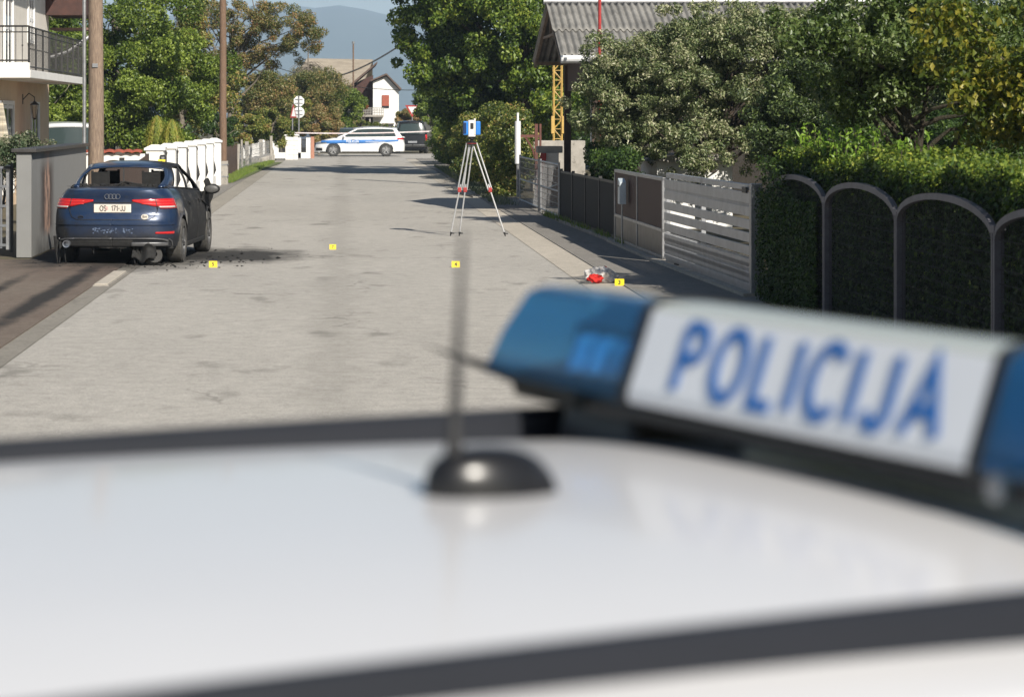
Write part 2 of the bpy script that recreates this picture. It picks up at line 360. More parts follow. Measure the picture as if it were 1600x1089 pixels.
# road asphalt: pale worn aggregate, patches, cracks, the soot round the burnt car
def ground_mat(name, c1, c2, grain=1.0, soot=True, patches=True, cracks=True):
    m, nt, bs = mk(name)
    tc = nd(nt, 'ShaderNodeTexCoord').outputs['Object']
    big = noise(nt, .35, 6, .6, tc, sc=(1, .35, 1)); col = mix(nt, ramp(nt, big, [(.3, 0), (.7, 1)]), c1, c2)
    mid = noise(nt, 5, 6, .75, tc); col = mix(nt, .5, col, ramp(nt, mid, [(.3, .62), (.7, 1.3)]), 'MULTIPLY')
    g1 = noise(nt, 75, 2, .8, tc); g2 = noise(nt, 24, 3, .85, tc)
    col = mix(nt, .62*grain, col, ramp(nt, g1, [(.3, .42), (.5, 1), (.72, 1.5)]), 'MULTIPLY')
    col = mix(nt, .38*grain, col, ramp(nt, g2, [(.3, .5), (.5, 1), (.7, 1.5)]), 'MULTIPLY')
    s = nd(nt, 'ShaderNodeSeparateXYZ'); nt.links.new(tc, s.inputs[0])
    if patches:   # darker worn wheel path and long seam in the middle, faint
        w = math_(nt, 'MULTIPLY', math_(nt, 'SUBTRACT', noise(nt, .5, 4, .6, tc), .5), .9)
        dx = math_(nt, 'ABSOLUTE', math_(nt, 'SUBTRACT', math_(nt, 'ADD', s.outputs[0], w), -.12))
        col = mix(nt, math_(nt, 'MULTIPLY', ramp(nt, dx, [(.10, 1), (.34, 0)]), .16), col, (.13,.12,.10))
        sp = noise(nt, 1.3, 3, .5, tc, sc=(1, .5, 1)); col = mix(nt, math_(nt, 'MULTIPLY', ramp(nt, sp, [(.62, 0), (.72, 1)]), .5), col, (.10,.095,.08))
    if cracks:
        v = nd(nt, 'ShaderNodeTexVoronoi', feature='DISTANCE_TO_EDGE'); v.inputs['Scale'].default_value = .42
        mp = nd(nt, 'ShaderNodeMapping'); mp.inputs['Scale'].default_value = (.8, .55, 1)
        nz = nd(nt, 'ShaderNodeTexNoise'); nz.inputs['Scale'].default_value = 1.7; nz.inputs['Detail'].default_value = 5; nt.links.new(tc, nz.inputs['Vector'])
        va = nd(nt, 'ShaderNodeVectorMath', operation='ADD'); nt.links.new(tc, va.inputs[0]); nt.links.new(nz.outputs['Color'], va.inputs[1])
        nt.links.new(va.outputs[0], mp.inputs[0]); nt.links.new(mp.outputs[0], v.inputs['Vector'])
        mk_ = ramp(nt, noise(nt, .25, 2, .5, tc), [(.5, 0), (.58, 1)])
        col = mix(nt, math_(nt, 'MULTIPLY', math_(nt, 'MULTIPLY', ramp(nt, v.outputs[0], [(.003, 1), (.010, 0)]), mk_), .4), col, (.05,.045,.04))
    if soot:
        def ell(cx, cy, rx, ry, ns=1.0):
            a = math_(nt, 'DIVIDE', math_(nt, 'SUBTRACT', s.outputs[0], cx), rx); b = math_(nt, 'DIVIDE', math_(nt, 'SUBTRACT', s.outputs[1], cy), ry)
            d = math_(nt, 'SQRT', math_(nt, 'ADD', math_(nt, 'MULTIPLY', a, a), math_(nt, 'MULTIPLY', b, b)))
            return math_(nt, 'ADD', d, math_(nt, 'MULTIPLY', math_(nt, 'SUBTRACT', noise(nt, 2.3, 7, .72, tc, sc=(1, .6, 1)), .5), ns))
        for e in ((-3.1, 37.2, 1.5, 4.2), (-1.7, 37.6, 1.3, 2.6), (-4.3, 37.0, .8, 3.5), (-3.55, 29.5, .20, 7.5), (-4.3, 27.0, .16, 7.0)):
            col = mix(nt, math_(nt, 'MULTIPLY', ramp(nt, ell(*e), [(.45, 1), (1.12, 0)]), .93), col, (.018,.017,.016))
    nt.links.new(col, bs.inputs['Base Color']); bs.inputs['Roughness'].default_value = .93
    bs.inputs['Specular IOR Level'].default_value = .3
    bump(nt, bs, g1, .5, .006); return m
m_road = ground_mat('worn_pale_asphalt', (.432,.406,.365), (.365,.343,.308))
m_walk = ground_mat('pavement_asphalt', (.25,.232,.208), (.20,.187,.168), .9, patches=False)
m_kerb = ground_mat('pale_concrete_channel', (.49,.44,.37), (.41,.37,.31), .6, patches=False, cracks=False)
m_drive = ground_mat('reddish_driveway', (.115,.080,.064), (.18,.15,.12), .9, patches=False, cracks=False)
m_soil = M('dry_soil', (.12,.095,.06), (.075,.07,.035), 2, .95, .5)

# ============================================================= ground, roads
def sheet(name, pts, z, mat, th=None):
    mb = MB(); n = len(pts); mb.add([(p[0], p[1], z) for p in pts], [tuple(range(n))])
    return tag(mb.build(name, mat), kind='structure')
mb = MB(); mb.grid(lambda u, v: (-2600+5200*u, -60+6200*v, -.01), 8, 8); tag(mb.build('ground', m_soil), kind='structure')
sheet('road', [(-2.95,-30),(3.02,-30),(3.02,123),(60,123),(60,140),(-60,140),(-60,123),(-2.95,123)], 0.0, m_road)
# right: concrete channel, then asphalt pavement a little higher
mb = MB(); mb.grid(lambda u, v: (3.02+.5*u, -30+152*v, .004+.001*(u*2-1)**2), 4, 60); tag(mb.build('gutter', m_kerb), kind='structure')
mb = MB(); mb.b2((3.52,-30,-.02), (4.98,62,.016)); mb.b2((3.52,62.0,-.02), (4.5,121,.016)); tag(mb.build('pavement', m_walk), kind='structure')
# left: channel of two concrete strips with a dark joint, pavement beyond
mb = MB()
mb.grid(lambda u, v: (-3.42+.47*u, 45.3+77*v, .004+.001*(u*2-1)**2), 4, 60)
tag(mb.build('gutter', ground_mat('old_concrete_channel', (.36,.33,.28), (.25,.23,.195), .7, patches=False, cracks=True)), kind='structure')
mb = MB(); mb.grid(lambda u, v: (-3.19+.24*u, -30+75.3*v, .005), 2, 30); tag(mb.build('gutter', ground_mat('grimy_concrete_channel', (.30,.275,.235), (.19,.175,.15), .7, patches=False, cracks=True)), kind='structure')
mb = MB(); mb.b2((-4.6,45.3,-.02), (-3.42,96,.02)); tag(mb.build('pavement', m_walk), kind='structure')
mb = MB(); mb.b2((-6.6,14,-.02), (-3.19,36.3,.016)); mb.b2((-4.72,36.3,-.02),(-3.19,45.3,.016)); tag(mb.build('driveway', m_drive), kind='structure')
t = thing('channel_slab', 'pale worn concrete slab set in the channel in front of the burnt car', 'slab', (-3.09,31.0,0))
mb = MB(); mb.box((0,1.0,.028), (.17,2.6,.016)); mb.build('slab', m_kerb, t, bevel=.005)
mb = MB(); mb.box((0,1.0,.014), (.20,2.66,.012)); mb.build('joint', m_concrete, t)
# hills far behind
m_hill = M('forested_hill', (.07,.09,.065), (.045,.065,.05), .004, .95, 0)
def hill(name, Y, pts, depth):
    mb = MB(); n = 90
    xs = [p[0] for p in pts]; zs = [p[1] for p in pts]
    def fn(u, v):
        px = xs[0]+(xs[-1]-xs[0])*u; py = float(np.interp(px, xs, zs)); s = 3800/Y
        z = CAMH-(py-182)/s; k = math.sin(v*math.pi/2)
        z = z*k*(1+.02*math.sin(px*.021)+.015*math.sin(px*.057+2))
        return ((px-540)/s, Y-depth*(1-v), z)
    mb.grid(fn, n, 12); mb.grid(lambda u, v: (lambda q: (q[0], q[1]+depth*v*1.2, q[2]*(1-v)))(fn(u, 1)), n, 2)
    return tag(mb.build(name, m_hill, smooth='all'), kind='structure')
hill('hills', 6000, [(-900,60),(0,40),(300,24),(430,12),(540,10),(600,24),(680,50),(760,78),(900,84),(1300,100),(2400,130)], 1800)

# ============================================================= left side
# grey roughcast wall with coping
t = thing('roughcast_wall', 'grey roughcast garden wall with a long scorch streak beside the burnt car', 'wall', (-4.78,37,0))
mb = MB(); mb.b2((-.23,0,0),(0,7.8,1.60)); mb.build('wall', m_graywall, t, bevel=.006)
mb = MB(); mb.b2((-.30,-.06,1.60),(.075,7.83,1.655)); mb.build('coping', m_darksteel, t, bevel=.006)
mb = MB(); mb.b2((.0,2.95,0.02),(.035,3.5,1.6)); 
t = thing('steel_post', 'slim grey steel post between the roughcast wall and the thick pole', 'post', (-4.83,44.96,0))
mb = MB(); mb.tube([(0,0,0),(0,0,4.6)], .035, 10); mb.build('shaft', m_galv, t, smooth=True)
mb = MB(); mb.box((0,0,.05),(.12,.12,.02)); mb.build('base_plate', m_galv, t)
# end of the sliding gate at the left edge
t = thing('sliding_gate', 'end of a grey steel sliding gate left of the roughcast wall', 'gate', (-5.2,37.4,0))
mb = MB(); mb.b2((-.02,-.03,.10),(.05,.03,1.40)); mb.build('end_post', m_galv, t, bevel=.004)
mb = MB(); mb.b2((.05,-.05,.06),(.09,.0,1.42)); mb.build('guide_post', m_iron, t)
mb = MB()
for z in (.15,.45,.75,1.05,1.34): mb.b2((-2.2,-.02,z),(-.02,.02,z+.04))
mb.build('rail', m_steel, t)
mb = MB()
for i in range(20): mb.b2((-2.2+i*.11,-.01,.12),(-2.17+i*.11,.01,1.36))
mb.build('bars', m_steel, t)
mb = MB(); mb.box((.0,-.06,1.36),(.1,.08,.05)); mb.build('bracket', m_iron, t)

# house on the left
HX = -8.05
t = thing('balcony_house', 'cream two-storey house with an iron balcony and wall lantern, left edge', 'house', (HX,60,0))
mb = MB(); mb.b2((HX-9,50,0),(HX,66,3.0)); mb.build('lower_wall', m_cream, t, world=True)
mb = MB(); mb.b2((HX-9,50.02,3.0),(HX,66-.02,6.3)); mb.build('upper_wall', m_offwhite, t, world=True)
mb = MB(); mb.b2((HX-.3,54,3.0),(-7.0,65.4,3.18)); mb.b2((HX-2,54,3.18),(-7.02,54.12,3.34)); b = mb.build('balcony', m_white, t, world=True, bevel=.01)
def railing(A, B, z0, h, n, name='railing'):
    mb = MB(); A = Vector(A); B = Vector(B); d = (B-A)
    mb.tube([A+Vector((0,0,z0+h)), B+Vector((0,0,z0+h))], .022, 6); mb.tube([A+Vector((0,0,z0+h-.13)), B+Vector((0,0,z0+h-.13))], .014, 6)
    mb.tube([A+Vector((0,0,z0+.09)), B+Vector((0,0,z0+.09))], .018, 6)
    for i in range(n+1):
        p = A+d*(i/n); th = .02 if i % 6 == 0 else .009
        mb.tube([p+Vector((0,0,z0)), p+Vector((0,0,z0+h))], th, 5)
        if i % 6 != 0 and i % 2:
            mb.ball(p+Vector((0,0,z0+h*.5)), .022, 6)
    return mb.build(name, m_iron, b, world=True)
railing((HX-1.6,54.06,0), (-7.04,54.06,0), 3.3, .85, 18); railing((-7.04,54.06,0), (-7.04,65.3,0), 3.16, .98, 54)
def opening(y0, y1, z0, z1, fr=.10, nm='door', shut=True):
    mb = MB(); x = HX
    for a, c in (((x,y0-fr,z0),(x+.05,y0,z1+fr)), ((x,y1,z0),(x+.05,y1+fr,z1+fr)), ((x,y0,z1),(x+.05,y1,z1+fr))): mb.b2(a, c)
    o = mb.build(nm, m_white, t, world=True, bevel=.005)
    mb = MB(); mb.b2((x,y0,z0),(x+.012,y1,z1)); mb.build('pane', m_window, o, world=True)
    mb = MB(); ym = (y0+y1)/2
    for yy in (y0+.04, ym, y1-.04): mb.b2((x+.012,yy-.04,z0),(x+.03,yy+.04,z1))
    for z in (z0+.05, (z0+z1)/2, z1-.05): mb.b2((x+.013,y0,z-.04),(x+.028,y1,z+.04))
    mb.build('leaf', m_pvc, o, world=True)
opening(56.9, 58.7, .3, 2.42); opening(62.2, 63.6, .3, 2.42); opening(57.3, 58.6, 3.2, 5.3); opening(61.6, 62.6, 4.0, 5.2, nm='window')
mb = MB(); mb.b2((HX-9.4,49.5,6.3),(HX+.9,66.9,6.42)); mb.build('roof_slab', m_brownboard, t, world=True)
mb = MB(); mb.b2((HX+.002,65.2,4.86),(-6.95,67.6,5.3)); mb.b2((HX-1.5,66,4.95),(-6.95,67.6,5.3)); mb.build('wooden_eave', m_brownboard, t, world=True)
mb = MB(); mb.prism([(-6.9,66.3),(-6.9,67.5),(HX,67.5),(HX,66.3)], 2, 4.5, 4.56); mb.build('porch_roof', M('brown_porch_sheet',(.2,.12,.09),None,5,.7,.2), t, world=True)
mb = MB(); mb.tube([(HX+.05,66,3.75),(HX+.5,66.1,3.9),(-6.95,66.4,4.35)], .05, 8); mb.build('drainpipe', m_galv, t, world=True, smooth=True); mb = MB(); mb.tube([(HX-1.2,53.9,4.6),(HX-.1,53.95,5.0),(HX+.2,54,5.3)], .05, 8); mb.build('drainpipe', m_galv, t, world=True, smooth=True)
l = thing('wall_lantern', 'small black iron lantern on the cream house wall under the balcony', 'lantern', (HX+.0,60.6,0))
mb = MB(); mb.tube([(0,0,2.55),(.16,0,2.72),(.30,0,2.62),(.30,0,2.5)], .014, 6); mb.b2((0,-.03,2.45),(.015,.03,2.7)); mb.build('bracket', m_iron, l)
mb = MB(); mb.lathe([(.0,2.54),(.11,2.44),(.12,2.43),(.0,2.43)], 6, Matrix.Translation((.30,0,0))); mb.lathe([(.02,2.06),(.05,2.10),(.02,2.12),(0,2.12)], 6, Matrix.Translation((.30,0,0)))
for k in range(6):
    a = k*math.pi/3; mb.tube([(.3+.1*math.cos(a),.1*math.sin(a),2.43),(.3+.05*math.cos(a),.05*math.sin(a),2.1)], .006, 4)
mb.build('cage', m_iron, l)
mb = MB(); mb.lathe([(.04,2.11),(.085,2.42)], 6, Matrix.Translation((.30,0,0))); mb.build('glass', glassmat('lantern_glass',(.5,.45,.35),.2), l)

# utility poles
def pole(name, label, x, y, r, h, mat, stub=False, lean=0):
    t = thing(name, label, 'utility pole', (x,y,0))
    mb = MB(); n = 9; mb.tube([(lean*i/n*h+random.uniform(-.008,.008),random.uniform(-.008,.008),(0 if not stub else .35)+h*i/n) for i in range(n+1)], [r*(1.02-.25*i/n) for i in range(n+1)], 20)
    mb.build('pole', mat, t, smooth=60)
    if stub:
        mb = MB(); mb.b2((-r*1.25,-r*2.1,0),(r*1.25,-r*1.02,.75)); mb.b2((-r*1.25,r*1.02,0),(r*1.25,r*2.1,.75)); mb.build('concrete_stub', m_concrete, t, bevel=.01)
        for z in (.25,.62): mb = MB(); mb.b2((-r*1.35,-r*2.2,z),(r*1.35,-r*2.1-.0,z+.04)); mb.b2((-r*1.35-.01,-r*2.2,z),(-r*1.25,r*2.2,z+.04)); mb.b2((r*1.25,-r*2.2,z),(r*1.35+.01,r*2.2,z+.04)); mb.build('steel_band', m_galv, t)
    else:
        mb = MB(); mb.b2((-.05,-r-.01,3.05),(.05,-r+.01,3.12)); mb.build('number_plate', m_galv, t)
    return t
pole('wooden_pole', 'thick weathered wooden pole standing beside the grey roughcast wall', -4.62, 45.0, .148, 9, m_wood)
pole('wooden_pole', 'slim dark wooden pole on a pale concrete stub past the white pillars', -3.83, 76.0, .118, 9, m_wood2, True)

# white garden wall with red tiles, brown gate
t = thing('white_wall', 'white garden wall capped with red roof tiles behind the brown gate', 'wall', (-6.6,60,0))
mb = MB(); mb.b2((-8.0,60.2,0),(-4.85,60.42,1.22)); mb.build('wall', m_white, t, world=True)
mb = MB(); mb.grid(lambda u, v: (-8.0+2.95*u, 60.08+.46*v, 1.25+.05*(1-abs(2*v-1))+.028*abs(math.sin(u*math.pi*13))), 156, 4); mb.build('tile_coping', m_tile, t, world=True, solid=.02)
t, L = seg('wooden_gate', 'brown vertical-board gate between the thick pole and the white pillars', 'gate', (-4.72,46.2), (-4.6,56.6))
mb = MB(); n = int(L/.13)
for i in range(n): mb.box((.06+i*.13,0,.62+.035*math.sin(i*.09)), (.118,.025,1.16+.07*math.sin(i*.09)))
mb.build('boards', m_brownwood, t)
mb = MB()
for z in (.25,1.0): mb.b2((0,.013,z),(L,.05,z+.07))
mb.build('rail', m_brownwood, t)
for x in (0,L*.45,L*.46,L): mb = MB(); mb.box((x,.02,.64),(.09,.09,1.28)); mb.build('post', m_iron, t)
# white pillars with sooty iron panels
pill = None; pts = []
NP = 7
soot_white = M('sooted_white_paint', (.82,.81,.78), (.76,.75,.72), 2, .75, .12, dirt=((.03,.03,.03), 2.2, .62))
for i in range(NP):
    f_ = i/(NP-1); Y = 57.5+17.5*f_; X = -4.5+.45*f_; pts.append((X, Y))
def pillar(x, y, label, w=.42, h=1.34):
    t = thing('gate_pillar', label, 'pillar', (x,y,0), 0, 'white pillars of the iron fence')
    mb = MB(); mb.box((0,0,h/2),(w,w,h)); mb.build('shaft', m_white, t, bevel=.02)
    mb = MB(); mb.box((0,0,h+.03),(w+.08,w+.08,.06)); mb.box((0,0,h+.10),(w+.06,w+.06,.08),taper=.35); mb.build('cap', m_white, t, bevel=.01)
    return t
for i, (x, y) in enumerate(pts):
    pillar(x, y, ['first and nearest white pillar, beside the brown gate, with the marker on it','second white pillar, just behind the dark gate post','third white pillar from the brown gate','fourth and middle white pillar','fifth white pillar from the brown gate','sixth white pillar, last but one','seventh and farthest white pillar, beside the slim pole'][i])
for i in range(NP-1):
    A, B = Vector(pts[i]), Vector(pts[i+1]); d = (B-A).normalized(); A = A+d*.23; B = B-d*.23
    t, L = seg('iron_panel', ['black iron fence panel between the first two white pillars','black iron fence panel between the second and third white pillars','black iron fence panel between the third and fourth white pillars','black iron fence panel between the fourth and fifth white pillars','black iron fence panel between the fifth and sixth white pillars','black iron fence panel between the last two white pillars'][i], 'fence panel', A, B, 'sooty iron panels of the white fence')
    mb = MB(); mb.b2((0,-.08,0),(L,.08,.32)); mb.build('plinth', soot_white, t)
    mb = MB(); top = lambda x: 1.02+.22*((2*x/L-1)**2)
    mb.tube([(L*k/16,0,top(L*k/16)) for k in range(17)], .03, 6); mb.tube([(0,0,.4),(L,0,.4)], .025, 6); mb.tube([(0,0,.82),(L,0,.82)], .018, 6)
    for k in range(23):
        x = L*(k+.5)/23; bx = .07
        mb.tube([(x,0,.33),(x,-bx,.5),(x,-bx*.6,.66),(x,0,.8),(x,0,top(x)+.08)], .013, 5)
    mb.build('bars', m_iron, t)
t = thing('gate_post', 'dark grey steel gate post between the first and second white pillars', 'post', (-4.42,58.9,0))
mb = MB(); mb.box((0,0,.68),(.14,.14,1.36)); mb.build('shaft', m_darksteel, t, bevel=.006)
mb = MB(); mb.box((0,0,1.38),(.17,.17,.04)); mb.build('cap', m_iron, t)
t = thing('marker_box', 'black meter box hanging on the first white pillar above the yellow marker', 'box', (-4.30,57.26,.12))
mb = MB(); mb.box((0,0,1.02),(.13,.06,.20)); mb.build('casing', m_black, t, bevel=.01)
mb = MB(); mb.box((0,-.034,1.05),(.07,.01,.05)); mb.build('dial', m_galv, t)

# far left: board fence, pale posts and wire, low wall
t, L = seg('board_fence', 'brown upright board fence behind the slim pole', 'fence', (-4.05,75.6), (-4.1,92))
mb = MB()
for i in range(int(L/.15)): mb.box((.07+i*.15,0,.55),(.13,.022,1.05+random.uniform(-.06,.05)), rx=random.uniform(-.02,.02))
mb.build('boards', m_brownwood, t)
mb = MB(); mb.b2((0,.02,.3),(L,.06,.36)); mb.b2((0,.02,.85),(L,.06,.91)); mb.build('rail', m_brownwood, t)
for i, (px, w) in enumerate(((372,.13),(378,.10),(386,.2),(392,.12),(408,.2),(424,.16))):
    Y = 92+i*4.6; x = (px-540)*Y/3800
    t = thing('concrete_post', ['pale leaning fence post beside the board fence','thin pale fence post, second past the boards','broad pale fence post, third past the boards','pale fence post, fourth past the boards','tall pale concrete post at the corner of the grass','short pale post beside the stone edging'][i], 'post', (x,Y,0), 0, 'pale posts of the wire fence')
    mb = MB(); mb.box((0,0,.55+.06*(i%2)),(w*.8,w*.8,1.1+.12*(i%2)), ry=(.05 if i in (0,3) else -.02)); mb.build('shaft', m_concrete, t, bevel=.02)
    mb = MB(); mb.box((0,0,.06),(w*1.4,w*1.4,.12)); mb.build('foot', m_concrete, t, bevel=.01)
t, L = seg('wire_fence', 'sagging wire mesh strung along the pale posts', 'fence', (-4.12,92.3), (-3.6,115))
mb = MB()
for z in (.15,.35,.55,.75,.95): mb.tube([(L*k/8,0,z+.02*math.sin(k)) for k in range(9)], .008, 4)
for i in range(70): mb.tube([(L*i/70,0,.1),(L*i/70,0,1.0)], .006, 4)
mb.build('mesh', m_galv, t)
t = thing('brick_pillar', 'white block pillar where the white garden wall begins', 'pillar', (-2.66,120,0))
mb = MB(); mb.box((0,0,.6),(.62,.62,1.2)); mb.build('shaft', m_white, t, bevel=.02)
mb = MB()
for k in range(1,5): mb.box((0,0,k*.24),(.63,.63,.015))
for k in range(5): mb.box((.12*(-1)**k,-.312,k*.24+.12),(.015,.01,.23))
mb.build('joint', m_concrete, t)
mb = MB(); mb.box((0,0,1.23),(.76,.76,.08), taper=.8); mb.build('cap', m_white, t, bevel=.01)
t = thing('white_wall', 'low white wall with dark iron grilles beside the far road signs', 'wall', (-3.02,124,0))
mb = MB(); mb.b2((-.75,0,0),(-.4,.25,1.05)); mb.b2((.0,0,0),(.75,.25,1.05)); mb.b2((1.0,0,0),(1.25,.25,1.05)); mb.b2((-.4,.0,0),(1.0,.25,.30)); mb.b2((-2.2,0,0),(-1.1,.25,.95)); mb.build('wall', m_white, t, bevel=.01)
for x0, x1 in ((-.4,.0),(.75,1.0)):
    mb = MB()
    for i in range(8): mb.box((x0+(x1-x0)*(i+.5)/8,.12,.64),((x1-x0)/14,.03,.68))
    mb.b2((x0,.1,.92),(x1,.15,.97)); mb.build('grille', m_iron, t)
mb = MB(); mb.b2((1.25,-.05,0),(1.42,.2,1.1)); mb.build('brick_end', M('pink_brick',(.45,.22,.15),None,9,.85,.3), t)
t = thing('stone_edging', 'low broken stone and concrete edging on the grass by the pale posts', 'edging', (-3.9,107,0))
for k in range(9): mb = MB(); mb.box((.03*k+random.uniform(-.1,.1),k*1.35,.16),(.45,.8,.32), rz=random.uniform(-.3,.3)); mb.build('stone', m_concrete, t, bevel=.05)
# signs seen from behind
m_signback = M('pale_sign_back', (.74,.75,.75), (.66,.67,.67), 6, .45, .05)
t = thing('road_sign', 'two round road signs one above the other seen from behind', 'road sign', (atY(467,240,126).x,126,0))
mb = MB(); mb.tube([(0,0,0),(0,0,3.2)], .035, 10); mb.build('pole', m_galv, t, smooth=True)
for z in (2.92,2.34):
    mb = MB(); mb.lathe([(.0,-.012),(.275,-.012),(.29,0),(.275,.012),(0,.012)], 8 if z > 2.5 else 28, Matrix.Translation((0,.05,z)) @ Matrix.Rotation(R(90),4,'X') @ Matrix.Rotation(R(22.5),4,'Z')); d = mb.build('disc', m_signback, t, smooth=True)
    mb = MB(); mb.b2((-.2,.0,z+.08),(.2,.035,z+.11)); mb.b2((-.2,.0,z-.11),(.2,.035,z-.08)); mb.build('clamp', m_galv, d)
t = thing('road_sign', 'narrow red and white sign turned edge-on left of the round signs', 'road sign', (atY(457,244,124).x,124,0), R(68))
mb = MB(); mb.tube([(0,0,0),(0,0,2.75)], .032, 10); mb.build('pole', m_galv, t, smooth=True)
T = Matrix.Translation((.0,-.05,2.33)) @ Matrix.Rotation(R(90),4,'X')
mb = MB(); mb.prism([(-.4,-.26),(.4,-.26),(0,.44)], 2, -.01, .01, T=T); d = mb.build('board', m_red, t, bevel=.004)
mb = MB(); mb.prism([(-.27,-.19),(.27,-.19),(0,.28)], 2, .011, .014, T=T); mb.prism([(-.27,-.19),(.27,-.19),(0,.28)], 2, -.014, -.011, T=T); mb.build('field', m_signback, d)

# ============================================================= houses far behind
t = thing('white_gable_house', 'white gabled house with a red shutter beyond the far police car', 'house', (0,175,0))
s = 3800/175
x0, x1 = (583-540)/s, (623-540)/s
zt = lambda py: CAMH-(py-182)/s
mb = MB(); mb.prism([(x0,0),(x1,0),(x1,zt(140)),(x0+.95,zt(120)),(x0,zt(128))], 1, 175, 184); mb.build('wall', M('sunlit_white_render',(.86,.85,.82),None,2,.8,.05), t, world=True)
mb = MB(); mb.prism([(x1+.15,zt(142)),(x0+.95,zt(118)),(x0-.2,zt(128)),(x0-.2,zt(126)),(x0+.95,zt(115)),(x1+.2,zt(139))], 1, 174.6, 184.4); mb.build('roof', m_brown_roof, t, world=True)
mb = MB(); mb.b2(((597-540)/s,174.9,zt(166)),((608-540)/s,175,zt(149))); w_ = mb.build('window', m_shutter, t, world=True)
mb = MB(); mb.b2(((597-540)/s,174.93,zt(169)),((608-540)/s,174.99,zt(166))); mb.build('pane', m_window, w_, world=True)
mb = MB(); mb.b2(((598-540)/s,174.9,zt(212)),((615-540)/s,175,zt(194))); g_ = mb.build('garage_door', M('pale_grey_door',(.5,.5,.5),None,3,.6,.1,sc=(14,1,1)), t, world=True)
mb = MB(); mb.b2(((597-540)/s,174.6,zt(194)),((616-540)/s,175,zt(192.6))); mb.build('canopy', m_concrete, g_, world=True)
t = thing('brown_board_house', 'dark brown boarded house gable with a flower balcony left of the white house', 'house', (0,178,0))
s = 3800/178; x0, x1 = (554-540)/s, (583-540)/s
mb = MB(); mb.prism([(x0,0),(x1,0),(x1,zt(118)),(x0+.45,zt(126)),(x0,zt(132))], 1, 178, 188); mb.build('wall', m_brownboard, t, world=True)
mb = MB(); mb.prism([(x0-.3,zt(136)),(x0+.4,zt(123)),(x1+.3,zt(100)),(x1+.3,zt(97)),(x0+.3,zt(121)),(x0-.4,zt(134))], 1, 177, 189); mb.build('roof', m_brown_roof, t, world=True)
mb = MB(); mb.b2(((530-540)/s,173,zt(183)),((598-540)/s,178,zt(180))); bl = mb.build('balcony', m_concrete, t, world=True)
mb = MB()
for k in range(16): x = ((556+k*2.7)-540)/s; mb.b2((x,173.05,zt(180)),(x+.05,173.1,zt(170)))
for py in (170,173.5,177): mb.b2(((556-540)/s,173.04,zt(py)),((598-540)/s,173.11,zt(py-1)))
mb.build('railing', M('grey_rail_wood',(.3,.28,.25),None,5,.8,.1), bl, world=True)
mb = MB(); mb.b2(((532-540)/s,173.2,0),((534-540)/s,173.4,zt(183))); mb.b2(((576-540)/s,173.2,0),((578-540)/s,173.4,zt(183))); mb.build('post', m_concrete, bl, world=True)
mb = MB(); mb.b2(((500-540)/s,190,0),((560-540)/s,190.2,2.6)); mb.build('yard_wall', m_white, t, world=True)
t = thing('long_roof_house', 'low house under a long pale tan roof behind the autumn trees', 'house', (0,200,0))
s = 3800/200
mb = MB(); mb.add([((455-540)/s,198,zt(134)),((566-540)/s,198,zt(134)),((584-540)/s,206,zt(98)+.3),((478-540)/s,206,zt(98)+.4),((584-540)/s,214,zt(134)),((455-540)/s,214,zt(134))], [(0,1,2,3),(3,2,4,5)]); mb.build('roof', m_tan_roof, t, world=True, solid=.15)
mb = MB(); mb.b2(((462-540)/s,198.6,0),((562-540)/s,213,zt(134)-.1)); mb.build('wall', m_offwhite, t, world=True)
t = thing('brown_roof_house', 'white gabled house with a brown tiled roof rising behind the barn', 'house', (0,95,0))
s = 40
mb = MB(); mb.prism([(12.0,0),(14.6,0),(14.6,6.35),(13.2,7.2),(12.0,6.45)], 1, 95, 104); mb.build('gable_wall', m_white, t, world=True)
mb = MB(); mb.prism([(11.4,6.2),(13.2,7.25),(14.0,6.9),(23,6.9),(23,7.6),(13.4,7.6),(11.2,6.4)], 1, 94.6, 105); mb.build('roof', m_brown_roof, t, world=True)
mb = MB(); mb.b2((14.6,95.4,0),(22.5,104,6.9)); mb.build('wall', m_cream, t, world=True)
mb = MB(); mb.b2((16.2,95.2,6.5),(17.4,95.45,7.4)); mb.build('window', m_window, t, world=True)

# ============================================================= barn on the right
t = thing('corrugated_roof_barn', 'open barn under a weathered corrugated fibre-cement gable roof', 'barn', (5.4,55.5,0))
def corr(x0, x1, ya, za, yb, zb, off=0):
    mb = MB(); n = int((x1-x0)/.15*8)
    mb.grid(lambda u, v: (x0+(x1-x0)*u, ya+(yb-ya)*v, za+(zb-za)*v+.032*math.sin(2*math.pi*(x0+(x1-x0)*u)/.15)+off), n, 8)
    return mb
rf = None
mb = corr(4.55,13.2,55.25,4.68,53.45,4.0,.035); mb.build('roof_sheets', m_fibre, t, world=True, smooth='all', solid=.012)
mb = corr(4.60,13.2,53.65,4.075,52.0,3.45,.0); mb.build('roof_sheets', m_fibre, t, world=True, smooth='all', solid=.012)
mb = corr(4.55,13.2,55.35,4.68,59.3,3.45); mb.build('roof_sheets', m_fibre, t, world=True, smooth='all', solid=.012)
mb = MB(); mb.tube([(4.5,55.3,4.75),(13.2,55.3,4.75)], .075, 10); mb.build('ridge_cap', m_galv, t, world=True, smooth=True)
mb = MB(); mb.grid(lambda u, v: (4.6+8.5*u, 51.9+.08*math.cos(math.pi*(1+v)), 3.40-.1*math.sin(math.pi*v)), 2, 8); mb.b2((4.6,51.98,3.28),(13.1,52.0,3.45)); mb.build('gutter', m_pvc, t, world=True, solid=.008)
mb = MB(); mb.tube([(5.3,51.95,3.3),(5.32,52.3,3.05),(5.34,52.6,2.9),(5.34,52.6,0)], .045, 8); mb.build('downpipe', m_pvc, t, world=True, smooth=True)
mb = MB(); 
